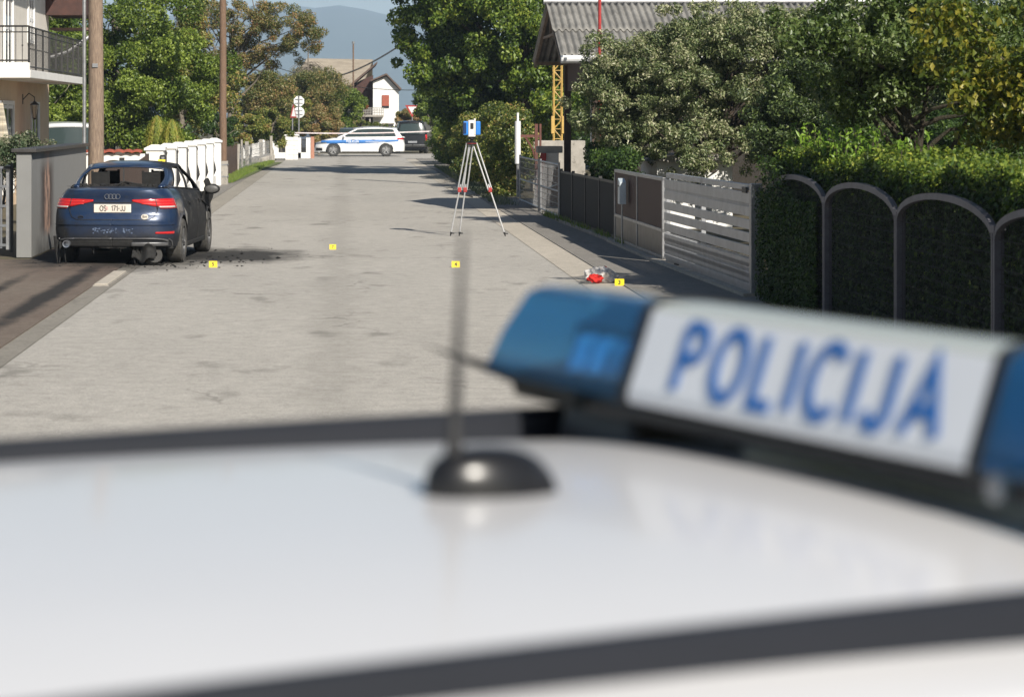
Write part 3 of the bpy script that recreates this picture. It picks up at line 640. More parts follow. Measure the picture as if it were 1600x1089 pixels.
for ya, yb in ((55.3,52.05),(55.3,59.25)):
    for x in (4.62,5.35): mb.tube([(x,ya,4.60),(x,yb,3.36)], .05, 4)
mb.tube([(4.66,53.6,3.98),(4.66,57.0,3.98)], .04, 4); mb.tube([(4.66,55.3,4.6),(4.66,55.3,3.98)],.035,4)
for y in (52.3,55.3,58.9): mb.tube([(4.6,y,3.42 if y!=55.3 else 4.56),(13,y,3.42 if y!=55.3 else 4.56)], .06, 4)
mb.build('rafter', M('old_grey_timber',(.26,.20,.15),(.15,.11,.08),7,.85,.3), t, world=True)
mb = MB(); mb.prism([(52.25,3.4),(59.1,3.4),(55.3,4.55)], 0, 5.38, 5.45); mb.b2((5.37,52.25,2.75),(5.46,59.1,3.4)); mb.build('gable_boards', m_brownboard, t, world=True)
mb = MB(); mb.b2((6.3,53.0,0),(13,53.15,3.5)); mb.build('front_wall', M('old_dark_planks',(.03,.025,.02),None,7,.9,.3), t, world=True)
mb = MB(); mb.b2((6.3,58.7,0),(13,58.9,3.4)); mb.build('back_wall', m_brownwood, t, world=True)
for y_ in (52.25, 58.9): mb = MB(); mb.b2((5.30,y_,0),(5.46,y_+.16,3.4)); mb.build('timber_post', m_brownwood, t, world=True)
t = thing('red_mast', 'thin red steel pole rising in front of the corrugated roof', 'pole', ((937-540)*50.5/3800,50.5,0))
mb = MB(); mb.tube([(0,0,0),(0,0,6.0)], .034, 8); mb.build('shaft', m_red, t, smooth=True)
mb = MB(); mb.tube([(0,0,3.75),(0,0,3.95)], .05, 8); mb.build('sleeve', m_rust, t, smooth=True)
# yellow lattice crane mast
t = thing('lattice_crane', 'yellow steel lattice mast seen under the barn roof', 'crane', (6.1,70,0))
mb = MB(); w = .115
for a in (-w,w):
    for b_ in (-w,w): mb.tube([(a,b_,1.45),(a,b_,9.5)], .026, 6)
mb.build('chords', m_yellow, t)
mb = MB(); z = 1.5; k = 0
while z < 9.3:
    sgn = 1 if k % 2 else -1
    for b_ in (-w,w):
        mb.tube([(-w*sgn,b_,z),(w*sgn,b_,z+.28)], .014, 5); mb.tube([(b_,-w*sgn,z),(b_,w*sgn,z+.28)], .014, 5)
    mb.tube([(-w,-w,z),(w,-w,z)], .012, 5); z += .28; k += 1
mb.build('lacing', m_yellow, t)
for a in (-w,w): mb = MB(); mb.box((a*1.3,-w,1.9),(.09,.09,.5)); mb.build('joint_block', m_yellow, t, bevel=.01)
mb = MB(); mb.b2((-.75,-.5,.0),(.75,.5,1.45)); mb.build('ballast', m_concrete, t, bevel=.02)
# rusty post with bracket, white post
t = thing('rusty_bracket_post', 'rusty steel post with a diagonal bracket behind the wire gates', 'post', (atY(838,260,63).x,63,0))
mb = MB(); mb.b2((-.04,-.04,0),(.04,.04,1.95)); mb.b2((.08,-.04,1.2),(.13,.04,1.95)); mb.build('upright', m_rust, t)
mb = MB(); mb.b2((-.42,-.03,1.60),(.1,.03,1.67)); mb.tube([(-.28,0,1.6),(-.1,0,1.3),(-.03,0,1.05)], .028, 5); mb.build('bracket', m_rust, t)
t = thing('white_post', 'round white post with a thin tip beside the bushes and wire gate', 'post', (atY(809,300,63).x,63,0))
mb = MB(); mb.tube([(0,0,.05),(0,0,.95)], .038, 10); mb.build('pole', m_galv, t, smooth=True)
mb = MB(); mb.tube([(0,0,.92),(0,0,2.02)], .078, 14); mb.tube([(0,0,2.02),(0,0,2.24)], .03, 10); mb.build('sleeve', m_pvc, t, smooth=True)
# brick pile / gate pillar behind wire gates
t = thing('striped_gate_pillar', 'red and white painted pillar with brown bricks behind the wire gate', 'pillar', (atY(860,290,57.5).x,57.5,0))
m_brick, nt, bs = mk('brown_brick'); bt = nd(nt, 'ShaderNodeTexBrick'); bt.inputs['Scale'].default_value = 4.5
for i_, c_ in ((1,(.30,.16,.09)),(2,(.20,.11,.07)),(3,(.36,.33,.28))): bt.inputs[i_].default_value = (*c_, 1)
tcn = nd(nt, 'ShaderNodeTexCoord'); mp_ = nd(nt, 'ShaderNodeMapping'); mp_.inputs['Rotation'].default_value = (R(90),0,0); nt.links.new(tcn.outputs['Object'], mp_.inputs[0]); nt.links.new(mp_.outputs[0], bt.inputs['Vector']); nt.links.new(bt.outputs[0], bs.inputs['Base Color']); bs.inputs['Roughness'].default_value = .9
mb = MB(); mb.b2((-.22,0,0),(.22,.4,.95)); mb.build('brickwork', m_brick, t)
mb = MB(); mb.b2((-.2,.02,.95),(.2,.38,1.28)); mb.build('top', m_offwhite, t)
mb = MB(); mb.add([(-.34,-.03,.2),(-.1,-.03,1.15),(-.1,-.03,1.28),(-.22,-.03,1.28),(-.34,-.03,.9),(-.34,.03,.2),(-.1,.03,1.15),(-.1,.03,1.28),(-.22,.03,1.28),(-.34,.03,.9)], [(0,1,2,3,4),(9,8,7,6,5),(0,5,6,1),(1,6,7,2),(2,7,8,3),(3,8,9,4),(4,9,5,0)]); mb.build('red_board', m_red, t)
mb = MB(); mb.b2((-.3,.1,1.28),(.3,.5,1.44)); mb.build('slab', m_concrete, t, bevel=.01)

# ============================================================= right fences
P0, P1, P2, P3, P4, P5 = (4.30,60.0), (4.34,54.6), (4.40,49.6), (4.60,41.4), (4.67,35.4), (4.87,28.8)
GH = 1.2
def wire_gate(A, B, label):
    t, L = seg('wire_gate', label, 'gate', A, B, 'wire mesh gates')
    mb = MB()
    for x in (.03,L-.03): mb.tube([(x,0,.03),(x,0,GH)], .024, 8)
    mb.tube([(0,0,.1),(L,0,.1)], .02, 6); mb.tube([(0,0,GH-.05),(L,0,GH-.05)], .022, 6); mb.tube([(0,0,.6),(L,0,.6)], .016, 6)
    mb.build('frame', m_galv, t, smooth=True)
    mb = MB(); n = int(L/.24)
    for i in range(1, n): mb.tube([(L*i/n,0,.1),(L*i/n,0,GH-.05)], .007, 4)
    for z in np.arange(.2,GH-.1,.14): mb.tube([(0,0,z),(L,0,z)], .006, 4)
    mb.build('mesh', m_galv, t)
    mb = MB(); mb.tube([(L*.5,0,.62),(L*.93,0,.74)], .014, 5); mb.build('latch', m_galv, t)
wire_gate(P0, P1, 'farther wire mesh gate beside the bushes'); wire_gate((4.345,54.2), (4.39,50.0), 'nearer wire mesh gate in front of the brick pillar')
t, L = seg('black_fence', 'low black slatted metal fence between wire gate and brown gate', 'fence', P2, P3)
for i in range(5):
    x = L*i/4; mb = MB(); mb.box((x,0,.54),(.06,.06,1.08)); mb.build('post', m_iron, t, bevel=.004)
mb = MB()
for z in (.08,1.0): mb.b2((0,-.02,z),(L,.02,z+.04))
mb.build('rail', m_iron, t)
mb = MB()
n = int(L/.105)
for i in range(n): mb.b2((i*.105+.012,-.012,.1),(i*.105+.09,.012,1.0))
mb.build('slats', M('matt_black_slat',(.016,.016,.017),None,8,.8,.1), t)
mb = MB(); mb.b2((-.1,-.12,0),(L,.12,.07)); mb.build('plinth', m_concrete, t, bevel=.01)
t, L = seg('brown_gate', 'brown barred gate with a grey sheet-metal lower half', 'gate', P3, (4.665,35.6))
mb = MB()
for x in (.03, L*.5, L-.03): mb.b2((x-.03,-.03,.06),(x+.03,.03,1.25))
mb.b2((0,-.03,1.2),(L,.03,1.25)); mb.b2((0,-.03,.45),(L,.03,.5)); mb.b2((0,-.03,.06),(L,.03,.1)); mb.build('frame', m_galv, t, bevel=.004)
mb = MB(); mb.b2((.06,-.015,.1),(L-.06,.015,.45)); mb.build('kick_panel', m_darkplate, t)
mb = MB(); n = int(L/.085)
for i in range(n): mb.b2((.03+i*.085,-.012,.5),(.03+i*.085+.062,.012,1.2))
mb.build('bars', M('dark_brown_paint',(.065,.030,.024),None,8,.6,.1), t)
t = thing('gate_kerb', 'low pale concrete kerb running under the right-hand gates', 'kerb', (4.7,30,0))
mb = MB()
for A, B in ((P3,P4),(P4,P5)): 
    a, c = Vector((*A,0)), Vector((*B,0)); d = (c-a).normalized(); nrm = Vector((-d.y,d.x,0)); k0 = a+nrm*-.0; 
    mb.add([a+nrm*.12, a-nrm*.16, c-nrm*.16, c+nrm*.12]+[p+Vector((0,0,.055)) for p in (a+nrm*.12, a-nrm*.16, c-nrm*.16, c+nrm*.12)], [(0,1,2,3),(4,5,6,7),(0,1,5,4),(2,3,7,6),(1,2,6,5),(0,3,7,4)])
mb.build('kerb', m_kerb, t, world=True)
t2 = bpy.data.objects['slatted_gate'] if 'slatted_gate' in bpy.data.objects else None
t = thing('mailbox', 'narrow pale blue-grey mailbox on a thin post at the brown gate', 'mailbox', (4.50,39.6,0))
mb = MB(); mb.tube([(0,0,0),(0,0,.85)], .014, 6); mb.build('post', m_galv, t)
mb = MB(); mb.prism([(-.13,.72),(.13,.72),(.13,1.14),(-.13,1.08)], 0, -.055, .055); mb.build('box', M('pale_blue_metal',(.50,.56,.60),None,6,.4,.1), t, bevel=.008)
mb = MB(); mb.b2((-.058,-.09,1.0),(-.0545,.09,1.03)); mb.build('slot', m_black, t)
# silver slatted sliding gate
t, L = seg('slatted_gate', 'silver-grey sliding gate with wide horizontal slats and perforated foot', 'gate', (4.675,35.3), P5)
mb = MB(); GT = 1.33
for x in (.03, L*.45): mb.b2((x-.03,-.03,.08),(x+.03,.03,GT))
mb.b2((0,-.03,GT-.07),(L,.03,GT)); mb.b2((0,-.03,.05),(L,.03,.10)); mb.build('frame', m_slat, t, bevel=.004)
mb = MB(); mb.b2((L-.12,-.07,.0),(L,.07,GT+.02)); mb.build('end_post', m_galv, t, bevel=.006)
z = GT-.22; first = True
for k in range(7):
    mb = MB(); mb.b2((.0,-.052,z),(L-.12,-.03,z+(.115 if k else .13))); mb.build('slat', m_slat, t, bevel=.003); z -= .155
for k in range(3):
    zz_ = .10+k*.125
    mb = MB(); mb.b2((.0,-.052,zz_),(L-.12,-.03,zz_+.055)); mb.build('slat', m_slat, t, bevel=.003)
    mb = MB(); n = int(L/.075); mb.b2((.0,-.043,zz_+.086),(L-.12,-.037,zz_+.094))
    for i in range(n-1): mb.b2((.01+i*.075,-.046,zz_+.055),(.01+i*.075+.038,-.034,zz_+.125))
    mb.build('perforated_strip', m_slat, t)
mb = MB(); mb.b2((.0,-.043,GT-.245),(L-.12,-.037,GT-.238))
for i in range(int(L/.075)-1): mb.b2((.01+i*.075,-.046,GT-.26),(.01+i*.075+.05,-.034,GT-.22))
mb.build('perforated_strip', m_slat, t)
mb = MB()
for x in (.35, L-.7): mb.lathe([(0,-.02),(.06,-.02),(.06,.02),(0,.02)], 14, Matrix.Translation((x,-.0,.06)) @ Matrix.Rotation(R(90),4,'X'))
mb.build('roller', m_iron, t)
mb = MB(); mb.b2((L-.55,-.075,GT-.10),(L-.30,-.05,GT-.03)); mb.build('lock_box', m_iron, t, bevel=.004)
mb = MB(); mb.b2((.9,-.06,.02),(1.15,.02,.075)); mb.build('guide_shoe', m_iron, t)
# arched fence
m_wire = M('dark_fence_wire', (.045,.045,.05), (.03,.03,.032), 6, .8, 0, spec=.2)
t = thing('arched_fence', 'grey steel fence of wire panels under round arches along the hedge', 'fence', (4.92,28.2,0))
m_arch = M('grey_arch_paint', (.13,.125,.14), (.09,.085,.10), 6, .6, .15)
ys = [28.1-3.25*i for i in range(7)]
for y in ys:
    mb = MB(); mb.b2((4.88,y-.05,0),(4.96,y-.012,1.30)); mb.b2((4.88,y+.012,0),(4.96,y+.05,1.30)); mb.b2((4.875,y-.06,1.27),(4.965,y+.06,1.33)); mb.build('post', m_arch, t, world=True, bevel=.004)
for i in range(6):
    y0, y1 = ys[i]-.06, ys[i+1]+.06; ym = (y0+y1)/2; hw = (y0-y1)/2
    zf = lambda a: 1.28+.235*math.sin(a) if math.sin(a) > 0 else 1.28
    mb = MB(); n = 20
    for k in range(n):
        a0, a1 = math.pi*k/n, math.pi*(k+1)/n
        p0 = (ym+hw*math.cos(a0), zf(a0)); p1 = (ym+hw*math.cos(a1), zf(a1))
        mb.add([(4.88,p0[0],p0[1]),(4.93,p0[0],p0[1]),(4.93,p1[0],p1[1]),(4.88,p1[0],p1[1]),(4.88,p0[0],p0[1]-.055),(4.93,p0[0],p0[1]-.055),(4.93,p1[0],p1[1]-.055),(4.88,p1[0],p1[1]-.055)], [(0,1,2,3),(7,6,5,4),(0,3,7,4),(1,5,6,2)])
    mb.build('arch', m_arch, t, world=True)
    mb = MB()
    m_ = int(2*hw/.06)
    for k in range(1, m_):
        y = y0-2*hw*k/m_; c = max(-1, min(1, (y-ym)/hw)); z1 = zf(math.acos(c))-.03
        mb.tube([(4.92,y,.1),(4.92,y,z1)], .0028, 3, cap=False)
    for z in np.arange(.12,1.3,.11): mb.tube([(4.917,y0,z),(4.917,y1,z)], .0028, 3, cap=False)
    mb.build('wire_panel', m_wire, t, world=True)
# things glimpsed behind gate
t = thing('white_shed', 'low white outbuilding glimpsed behind the silver gate under the tree', 'shed', (7.1,47,0))
mb = MB(); mb.b2((5.95,46.5,0),(7.4,49,1.28)); mb.build('wall', m_white, t, world=True)
mb = MB(); mb.prism([(5.8,1.28),(7.5,1.28),(7.2,1.42),(6.2,1.40)], 1, 46.3, 49.2); mb.build('roof', m_concrete, t, world=True)
mb = MB(); mb.b2((6.7,46.45,.2),(7.0,46.5,.9)); mb.build('door', m_window, t, world=True)
# ============================================================= cars
class Body:
    """car shell: plan outline (superellipse ends, straight sides) swept over height; local +y is forward"""
    def __init__(b, L=4.73, W=1.84, rb=.60, fb=.85, rn=3.2, fn=2.7, sill=.22, rear_z=.27, front_z=.2, wz=.33, wr=.37, yr=-1.43, yf=1.40,
                 zt=((-2.4,1.08),(-1.9,1.10),(-1.2,1.0),(0,.96),(.9,.94),(1.6,.86),(2.1,.74),(2.4,.66)), dr=((0,.12),(.3,.03),(.42,0),(.62,0),(.70,.01),(.73,.05),(.95,.06),(1.05,.03),(1.2,.05)),
                 df=((0,.1),(.3,.0),(.6,.0),(.8,.1)), wzf=((0,.93),(.25,.965),(.5,1.0),(.75,.992),(.86,.965),(.95,.93),(1.02,.885),(1.08,.825),(1.12,.77),(1.3,.72))):
        b.L, b.W, b.zt_, b.dr_, b.df_, b.wzf_ = L, W, zt, dr, df, wzf
        b.sill, b.rear_z, b.front_z, b.wz, b.wr, b.yr, b.yf = sill, rear_z, front_z, wz, wr, yr, yf
        o = []; a = W/2
        for i in range(25):
            th = math.pi/2*i/24; o.append((a*.985*math.sin(th)**(2/rn), -L/2+rb-rb*math.cos(th)**(2/rn), 1-i/24., 0))
        y0, y1 = -L/2+rb, L/2-fb; n = int((y1-y0)/.03)
        for i in range(1, n): 
            u = i/n; o.append((a*(.985+.015*math.sin(u*math.pi)), y0+(y1-y0)*u, 0, 0))
        for i in range(25):
            th = math.pi/2*(1-i/24); o.append((a*.985*math.sin(th)**(2/fn), L/2-fb+fb*math.cos(th)**(2/fn), 0, i/24.))
        b.o = np.array(o); d = np.hypot(np.diff(b.o[:,0]), np.diff(b.o[:,1])); b.s = np.concatenate([[0], np.cumsum(d)]); b.S = b.s[-1]
    def I(b, tab, x): return float(np.interp(x, [p[0] for p in tab], [p[1] for p in tab]))
    def zt(b, y): return b.I(b.zt_, y)
    def zb(b, y):
        z = b.sill+(b.rear_z-b.sill)*max(0, min(1, (-y-b.L/2+.75)/.3))+(b.front_z-b.sill)*max(0, min(1, (y-b.L/2+.6)/.3))
        for w in (b.yr, b.yf):
            if abs(y-w) < b.wr: z = max(z, b.wz+math.sqrt(b.wr**2-(y-w)**2))
        return z
    def pt(b, s, z, side=1, off=0):
        x, y, rw, fw = [float(np.interp(s, b.s, b.o[:,k])) for k in range(4)]
        wv = b.I(b.wzf_, z)
        p = Vector((x*wv, y+min(1, rw*1.6)*b.I(b.dr_, z)-min(1, fw*1.6)*b.I(b.df_, z), z))
        if off:
            e = .02; x2, y2 = float(np.interp(s+e, b.s, b.o[:,0])), float(np.interp(s+e, b.s, b.o[:,1])); x1, y1 = float(np.interp(s-e, b.s, b.o[:,0])), float(np.interp(s-e, b.s, b.o[:,1]))
            t = Vector((x2-x1, y2-y1, 0)); 
            if t.length > 0: t.normalize(); p += Vector((-t.y*-1, -t.x, 0))*off if False else Vector((t.y, -t.x, 0))*off
        return Vector((p.x*side, p.y, p.z))
    def s_at_y(b, y): return float(np.interp(y, b.o[:,1], b.s))
    def s_rear_x(b, x): 
        k = 25; return float(np.interp(x, b.o[:k,0], b.s[:k]))
    def s_front_x(b, x):
        k = 25; return float(np.interp(-x, -b.o[-k:,0], b.s[-k:]))
    def shell(b, parent, mat, name='body', rows=18, y_split=None):
        mb = MB()
        for side in (1, -1):
            n = len(b.s)
            def fn(u, v):
                i = min(int(round(u*(n-1))), n-1); y = b.o[i,1]; zb, zt = b.zb(y), b.zt(y); return b.pt(b.s[i], zb+(zt-zb)*v, side)
            mb.grid(fn, n-1, rows)
        return mb.build(name, mat, parent, smooth=50)
    def top(b, parent, mat, name, y0, y1, crownh=.03, edge=None):
        mb = MB(); idx = [i for i in range(len(b.s)) if y0 <= b.o[i,1] <= y1]
        def fn(u, v):
            i = idx[int(round(u*(len(idx)-1)))]; y = b.o[i,1]; p = b.pt(b.s[i], b.zt(y)); q = 2*v-1
            k = min(1, max(0, (p.x)/(b.W/2)))
            return (p.x*q, p.y, p.z+crownh*k*(1-abs(q)**2.4))
        mb.grid(fn, len(idx)-1, 20); return mb.build(name, mat, parent, smooth=60)
    def patch(b, parent, mat, name, s0, s1, zlo, zhi, side=1, off=.004, th=.008, nu=24, nv=4, smooth=True):
        mb = MB(); L_ = lambda f, s: f(s) if callable(f) else f
        mb.grid(lambda u, v: b.pt(s0+(s1-s0)*u, L_(zlo, u)+(L_(zhi, u)-L_(zlo, u))*v, side, off), nu, nv)
        return mb.build(name, mat, parent, smooth=smooth, solid=th)
def wheel(parent, x, y, r, w, tm, rm, side, spokes=5, label=None, name='wheel', burnt=False):
    T = Matrix.Translation((x, y, r)) @ Matrix.Rotation(R(90)*side, 4, 'Y')
    mb = MB(); mb.lathe([(r*.64,-w/2),(r*.93,-w/2),(r*.985,-w*.40),(r,-w*.25),(r,w*.25),(r*.985,w*.40),(r*.93,w/2),(r*.66,w/2),(r*.63,w*.42),(r*.63,-w*.3)], 36, T); 
    g = mb.build(name, tm, parent, smooth=30)
    mb = MB(); mb.lathe([(r*.655,w*.44),(r*.63,w*.46),(r*.60,w*.40),(r*.58,w*.1),(.0,w*.05)], 32, T)
    for k in range(spokes):
        for d in (-.09, .09):
            a = 2*math.pi*k/spokes; 
            Tk = T @ Matrix.Rotation(a+d, 4, 'Z'); mb.box((r*.36,0,w*.34), (r*.52,r*.075,w*.10)) if False else mb.add([(r*.06,-r*.05,w*.30),(r*.62,-r*.035,w*.36),(r*.62,r*.035,w*.36),(r*.06,r*.05,w*.30),(r*.06,-r*.05,w*.42),(r*.62,-r*.03,w*.45),(r*.62,r*.03,w*.45),(r*.06,r*.05,w*.42)], [(0,3,2,1),(4,5,6,7),(0,1,5,4),(1,2,6,5),(2,3,7,6),(3,0,4,7)], 0, Tk)
    mb.lathe([(r*.13,w*.30),(r*.13,w*.44),(0,w*.46)], 16, T)
    mb.build('rim', rm, g, smooth=40)
    mb = MB(); mb.lathe([(r*.5,w*.2),(r*.5,-w*.05),(0,-w*.05)], 20, T); mb.build('brake', m_black, g, smooth=40)
    return g
def cabin(b, parent, mats, base, roof, openings, name='cabin'):
    pass
def loop(pts): return [Vector(p) for p in pts]

# ---------- burnt blue saloon
m_bluepaint, nt, bs = mk('dark_blue_metallic_burnt')
tc = nd(nt, 'ShaderNodeTexCoord').outputs['Object']; sx = nd(nt, 'ShaderNodeSeparateXYZ'); nt.links.new(tc, sx.inputs[0])
# burnt where the fire was: forward of the rear quarter and low at the left corner
w1 = math_(nt, 'MULTIPLY', math_(nt, 'SUBTRACT', noise(nt, 2.6, 7, .7, tc), .5), 1.1)
fy = math_(nt, 'ADD', math_(nt, 'ADD', sx.outputs[1], math_(nt, 'MULTIPLY', sx.outputs[0], 1.1)), math_(nt, 'MULTIPLY', w1, .7))
burn = ramp(nt, math_(nt, 'MULTIPLY', math_(nt, 'ADD', fy, 3), .25), [(.615, 0), (.70, 1)])
lx = math_(nt, 'ADD', math_(nt, 'MULTIPLY', sx.outputs[0], -1), math_(nt, 'MULTIPLY', w1, .35))
cz = math_(nt, 'SUBTRACT', lx, math_(nt, 'MULTIPLY', sx.outputs[2], .50))
burn2 = ramp(nt, cz, [(.28, 0), (.46, 1)])
low = ramp(nt, math_(nt, 'ADD', sx.outputs[2], math_(nt, 'MULTIPLY', w1, .30)), [(.38, 1), (.60, 0)])
blot = math_(nt, 'MULTIPLY', ramp(nt, noise(nt, 2.2, 7, .75, tc), [(.52, 0), (.70, 1)]), .75)
bb = math_(nt, 'MAXIMUM', math_(nt, 'MAXIMUM', math_(nt, 'MAXIMUM', burn, blot), burn2), math_(nt, 'MULTIPLY', low, .95))
dust = noise(nt, 9, 6, .75, tc)
pc = mix(nt, ramp(nt, dust, [(.4, 0), (.8, .35)]), (.008,.024,.068), (.045,.052,.066))
col = mix(nt, bb, pc, mix(nt, ramp(nt, noise(nt, 4, 5, .7, tc), [(.55,0),(.68,1)]), (.014,.014,.015), (.05,.048,.045)))
nt.links.new(col, bs.inputs['Base Color']); bs.inputs['Metallic'].default_value = .25
nt.links.new(mix(nt, bb, mix(nt, dust, (.22,.22,.22), (.42,.42,.42)), (.72,.72,.72)), bs.inputs['Roughness'])
cw = nd(nt, 'ShaderNodeMath', operation='SUBTRACT'); cw.inputs[0].default_value = .8; nt.links.new(bb, cw.inputs[1]); nt.links.new(cw.outputs[0], bs.inputs['Coat Weight']); bs.inputs['Coat Roughness'].default_value = .12
bump(nt, bs, noise(nt, 14, 5, .7, tc), .12, .01)
m_redlens = M('red_tail_lens', (.55,.012,.012), (.35,.008,.01), 30, .18, 0, coat=.6, sc=(1,1,6))
m_whitelens = M('pale_lens', (.5,.46,.44), None, 20, .25, 0)
m_trim = M('dull_grey_trim', (.16,.16,.165), (.11,.11,.115), 8, .35, .05, metal=.5)
m_plate = M('dirty_white_plate', (.72,.66,.58), (.6,.54,.47), 5, .5, .05)
m_chrome = M('dull_chrome', (.40,.42,.46), (.3,.32,.36), 20, .3, .05, metal=.8)
m_alloy = M('grey_alloy', (.16,.16,.165), (.08,.08,.08), 10, .5, .1, metal=.6)
m_ashmetal = M('ash_white_burnt_metal', (.30,.29,.27), (.05,.047,.045), 3, .8, .3)
AX, AY = -3.30, 34.95+2.36
t = thing('burnt_car', 'burnt-out dark blue saloon car with broken windows parked half on the left channel', 'car', (AX+.12, AY, 0), R(-4.3))
B = Body()
B.shell(t, m_bluepaint)
B.top(t, m_bluepaint, 'boot_lid', -2.4, -1.72, .035)
B.top(t, m_soot, 'bonnet', .95, 2.4, .03)
def lerp3(a, b_, k): return Vector(a).lerp(Vector(b_), k)
# greenhouse: belt ring and roof ring, pillars only, no glass left
def greenhouse(parent, mat, yb_r, yb_f, yt_r, yt_f, zbelt_r, zbelt_f, zroof, wb, wt, pillars, roofmat=None, crown_=.05, glass=None, glassname='window', rearw=None, hdr=.10, belt=.0, rear_t=(.0,.86), th=.02, cp=.0, roofname='roof', fcurve=.07, rcurve=.05, sidecurve=.03, droop=.05, tilt=0):
    wbr = rearw or wb
    def ring(y, side, base, tl=tilt):
        if base: k = (y-yb_r)/(yb_f-yb_r); return Vector((side*(wbr+(wb-wbr)*min(1, k*2.2)), y, zbelt_r+(zbelt_f-zbelt_r)*k))
        k = (y-yt_r)/(yt_f-yt_r); return Vector((side*(wt-.04*abs(2*k-1)**2.5), y, zroof-crown_*.35-droop*abs(2*k-1)**2.6+tl*(k-1)))
    def side_pt(k, v, side, o=0):   # k along 0..1 , v up
        a = ring(yb_r+(yb_f-yb_r)*k, side, True); c = ring(yt_r+(yt_f-yt_r)*k, side, False); p = a.lerp(c, v)
        p.x += side*(.035*math.sin(math.pi*v)+o); return p
    def roof_pt(k, q, o=0):
        a = ring(yt_r+(yt_f-yt_r)*k, 1, False); x = a.x*q
        y = a.y+(fcurve*(1-q*q)*max(0, 2*k-1)-rcurve*(1-q*q)*max(0, 1-2*k))
        return Vector((x, y, a.z+crown_*(1-abs(q)**2.6)+o))
    mb = MB(); mb.grid(lambda u, v: roof_pt(u, 2*v-1), 24, 20); r = mb.build(roofname, roofmat or mat, parent, smooth=60, solid=.012)
    # side pillars: list of (k0b,k1b,k0t,k1t)
    mb = MB()
    for side in (1, -1):
        for (a0, a1, c0, c1) in pillars:
            mb.grid(lambda u, v: side_pt((a0+(a1-a0)*u)*(1-v)+(c0+(c1-c0)*u)*v, v, side, .0), 3, 8)
        mb.grid(lambda u, v: side_pt(u, .90+.10*v, side, .004), 30, 2)
        mb.grid(lambda u, v: side_pt(u, .0+.05*v, side, .004), 30, 2)
    # rear and front frames
    def end_pt(front, q, v, o=0):
        kb = 1 if front else 0
        a = side_pt(kb, v, 1); x = a.x*q; y = a.y; bw = (1-q*q)
        y += (fcurve if front else -rcurve)*bw*(1 if v > 0 else 1)*(1.6-.6*v)
        zc = crown_*(1-abs(q)**2.6)*v
        n = o*(1 if front else -1)
        return Vector((x, y+n, a.z+zc+o*.6))
    for front in (True, False):
        mb.grid(lambda u, v: end_pt(front, 2*u-1, 1-hdr+hdr*v, .002), 16, 2)
        for sd in (-1, 1):
            mb.grid(lambda u, v: end_pt(front, sd*(1-(.12-.05*math.sin(math.pi*v))*u), v, .003), 2, 8)
    mb.build('pillars', mat, parent, smooth=60, solid=th)
    return side_pt, roof_pt, end_pt, r
m_pillar = m_bluepaint
sp_, rp_, ep_, r_ = greenhouse(t, m_pillar, -1.78, 1.02, -.92, .22, 1.115, .99, 1.44, .80, .625, [(0,.19,0,.15),(.47,.52,.44,.50),(.93,1.0,.93,1.0)], rearw=.66)
# quarter panel deck beside rear window
mb = MB()
for sd in (-1, 1):
    idx = [i for i in range(len(B.s)) if -1.75 <= B.o[i,1] <= 1.05]
    def fn(u, v):
        i = idx[int(round(u*(len(idx)-1)))]; p = B.pt(B.s[i], B.zt(B.o[i,1]), sd); k = max(0, min(1, (p.y+1.78)/2.8)); q = sp_(k, 0, sd); q = Vector((q.x, p.y, q.z)); return p.lerp(q, v)+Vector((0,0,.012*math.sin(math.pi*v)))
    mb.grid(fn, len(idx)-1, 4)
mb.build('shoulder', m_bluepaint, t, smooth=60)
mb = MB(); mb.grid(lambda u, v: ep_(False, (2*u-1)*1.0, 0).lerp(Vector(((2*u-1)*.80, -1.74, 1.115+.012)), v) , 16, 3); mb.build('window_shelf', m_soot, t, smooth=60)
# interior
mb = MB(); mb.b2((-.84,-2.1,.24),(.84,2.0,.30)); mb.b2((-.8,1.0,.3),(.8,1.05,.95)); mb.b2((-.8,-1.35,.3),(.8,-1.3,1.0)); mb.build('floor', m_soot, t)
def seat(x, y, s=1):
    mb = MB(); mb.box((x,y,.5),(.48,.5,.16)); mb.grid(lambda u, v: (x+(u-.5)*.46*(1-.25*v), y-.25-.16*v+.03*math.sin(9*u), .55+.55*v+.02*math.sin(14*u+3*v)), 8, 6)
    mb.grid(lambda u, v: (x+(u-.5)*.27, y-.44-.03*v, 1.12+.20*v), 4, 3)
    for dx in (-.12,.12): mb.tube([(x+dx,y-.41,1.05),(x+dx,y-.44,1.33)], .009, 5)
    for k in range(6): mb.tube([(x-.2,y-.27-.026*k,.6+.09*k),(x+.2,y-.27-.026*k,.6+.09*k+random.uniform(-.02,.02))], .007, 4)
    mb.build('seat', m_soot, t, solid=.03)
seat(-.38, .18); seat(.38, .18); seat(-.38, -.72); seat(.38, -.72)
mb = MB(); mb.tube([(-.38+.18*math.cos(a), .72+.06*math.sin(a), .95+.17*math.sin(a)) for a in np.linspace(0, 2*math.pi, 20)], .014, 6); mb.build('steering_wheel', m_soot, t)
mb = MB(); mb.grid(lambda u, v: ((2*u-1)*.74, .84+.25*v, .84+.10*math.sin(math.pi*v)+.02*math.sin(17*u)), 20, 5); mb.build('dashboard', m_soot, t)
mb = MB()
for k in range(26):
    x = -.62+k*.05; mb.box((x, -1.62+random.uniform(-.05,.05), 1.135), (random.uniform(.03,.09), random.uniform(.03,.1), random.uniform(.01,.045)), rz=random.uniform(0,3), ry=random.uniform(-.4,.4))
mb.tube([(-.05,-1.66,1.14),(.06,-1.60,1.19),(.17,-1.63,1.17),(.30,-1.6,1.15)], .012, 5); mb.build('glass_shards', m_soot, t)
mb = MB()  # jagged glass remnants round the rear opening
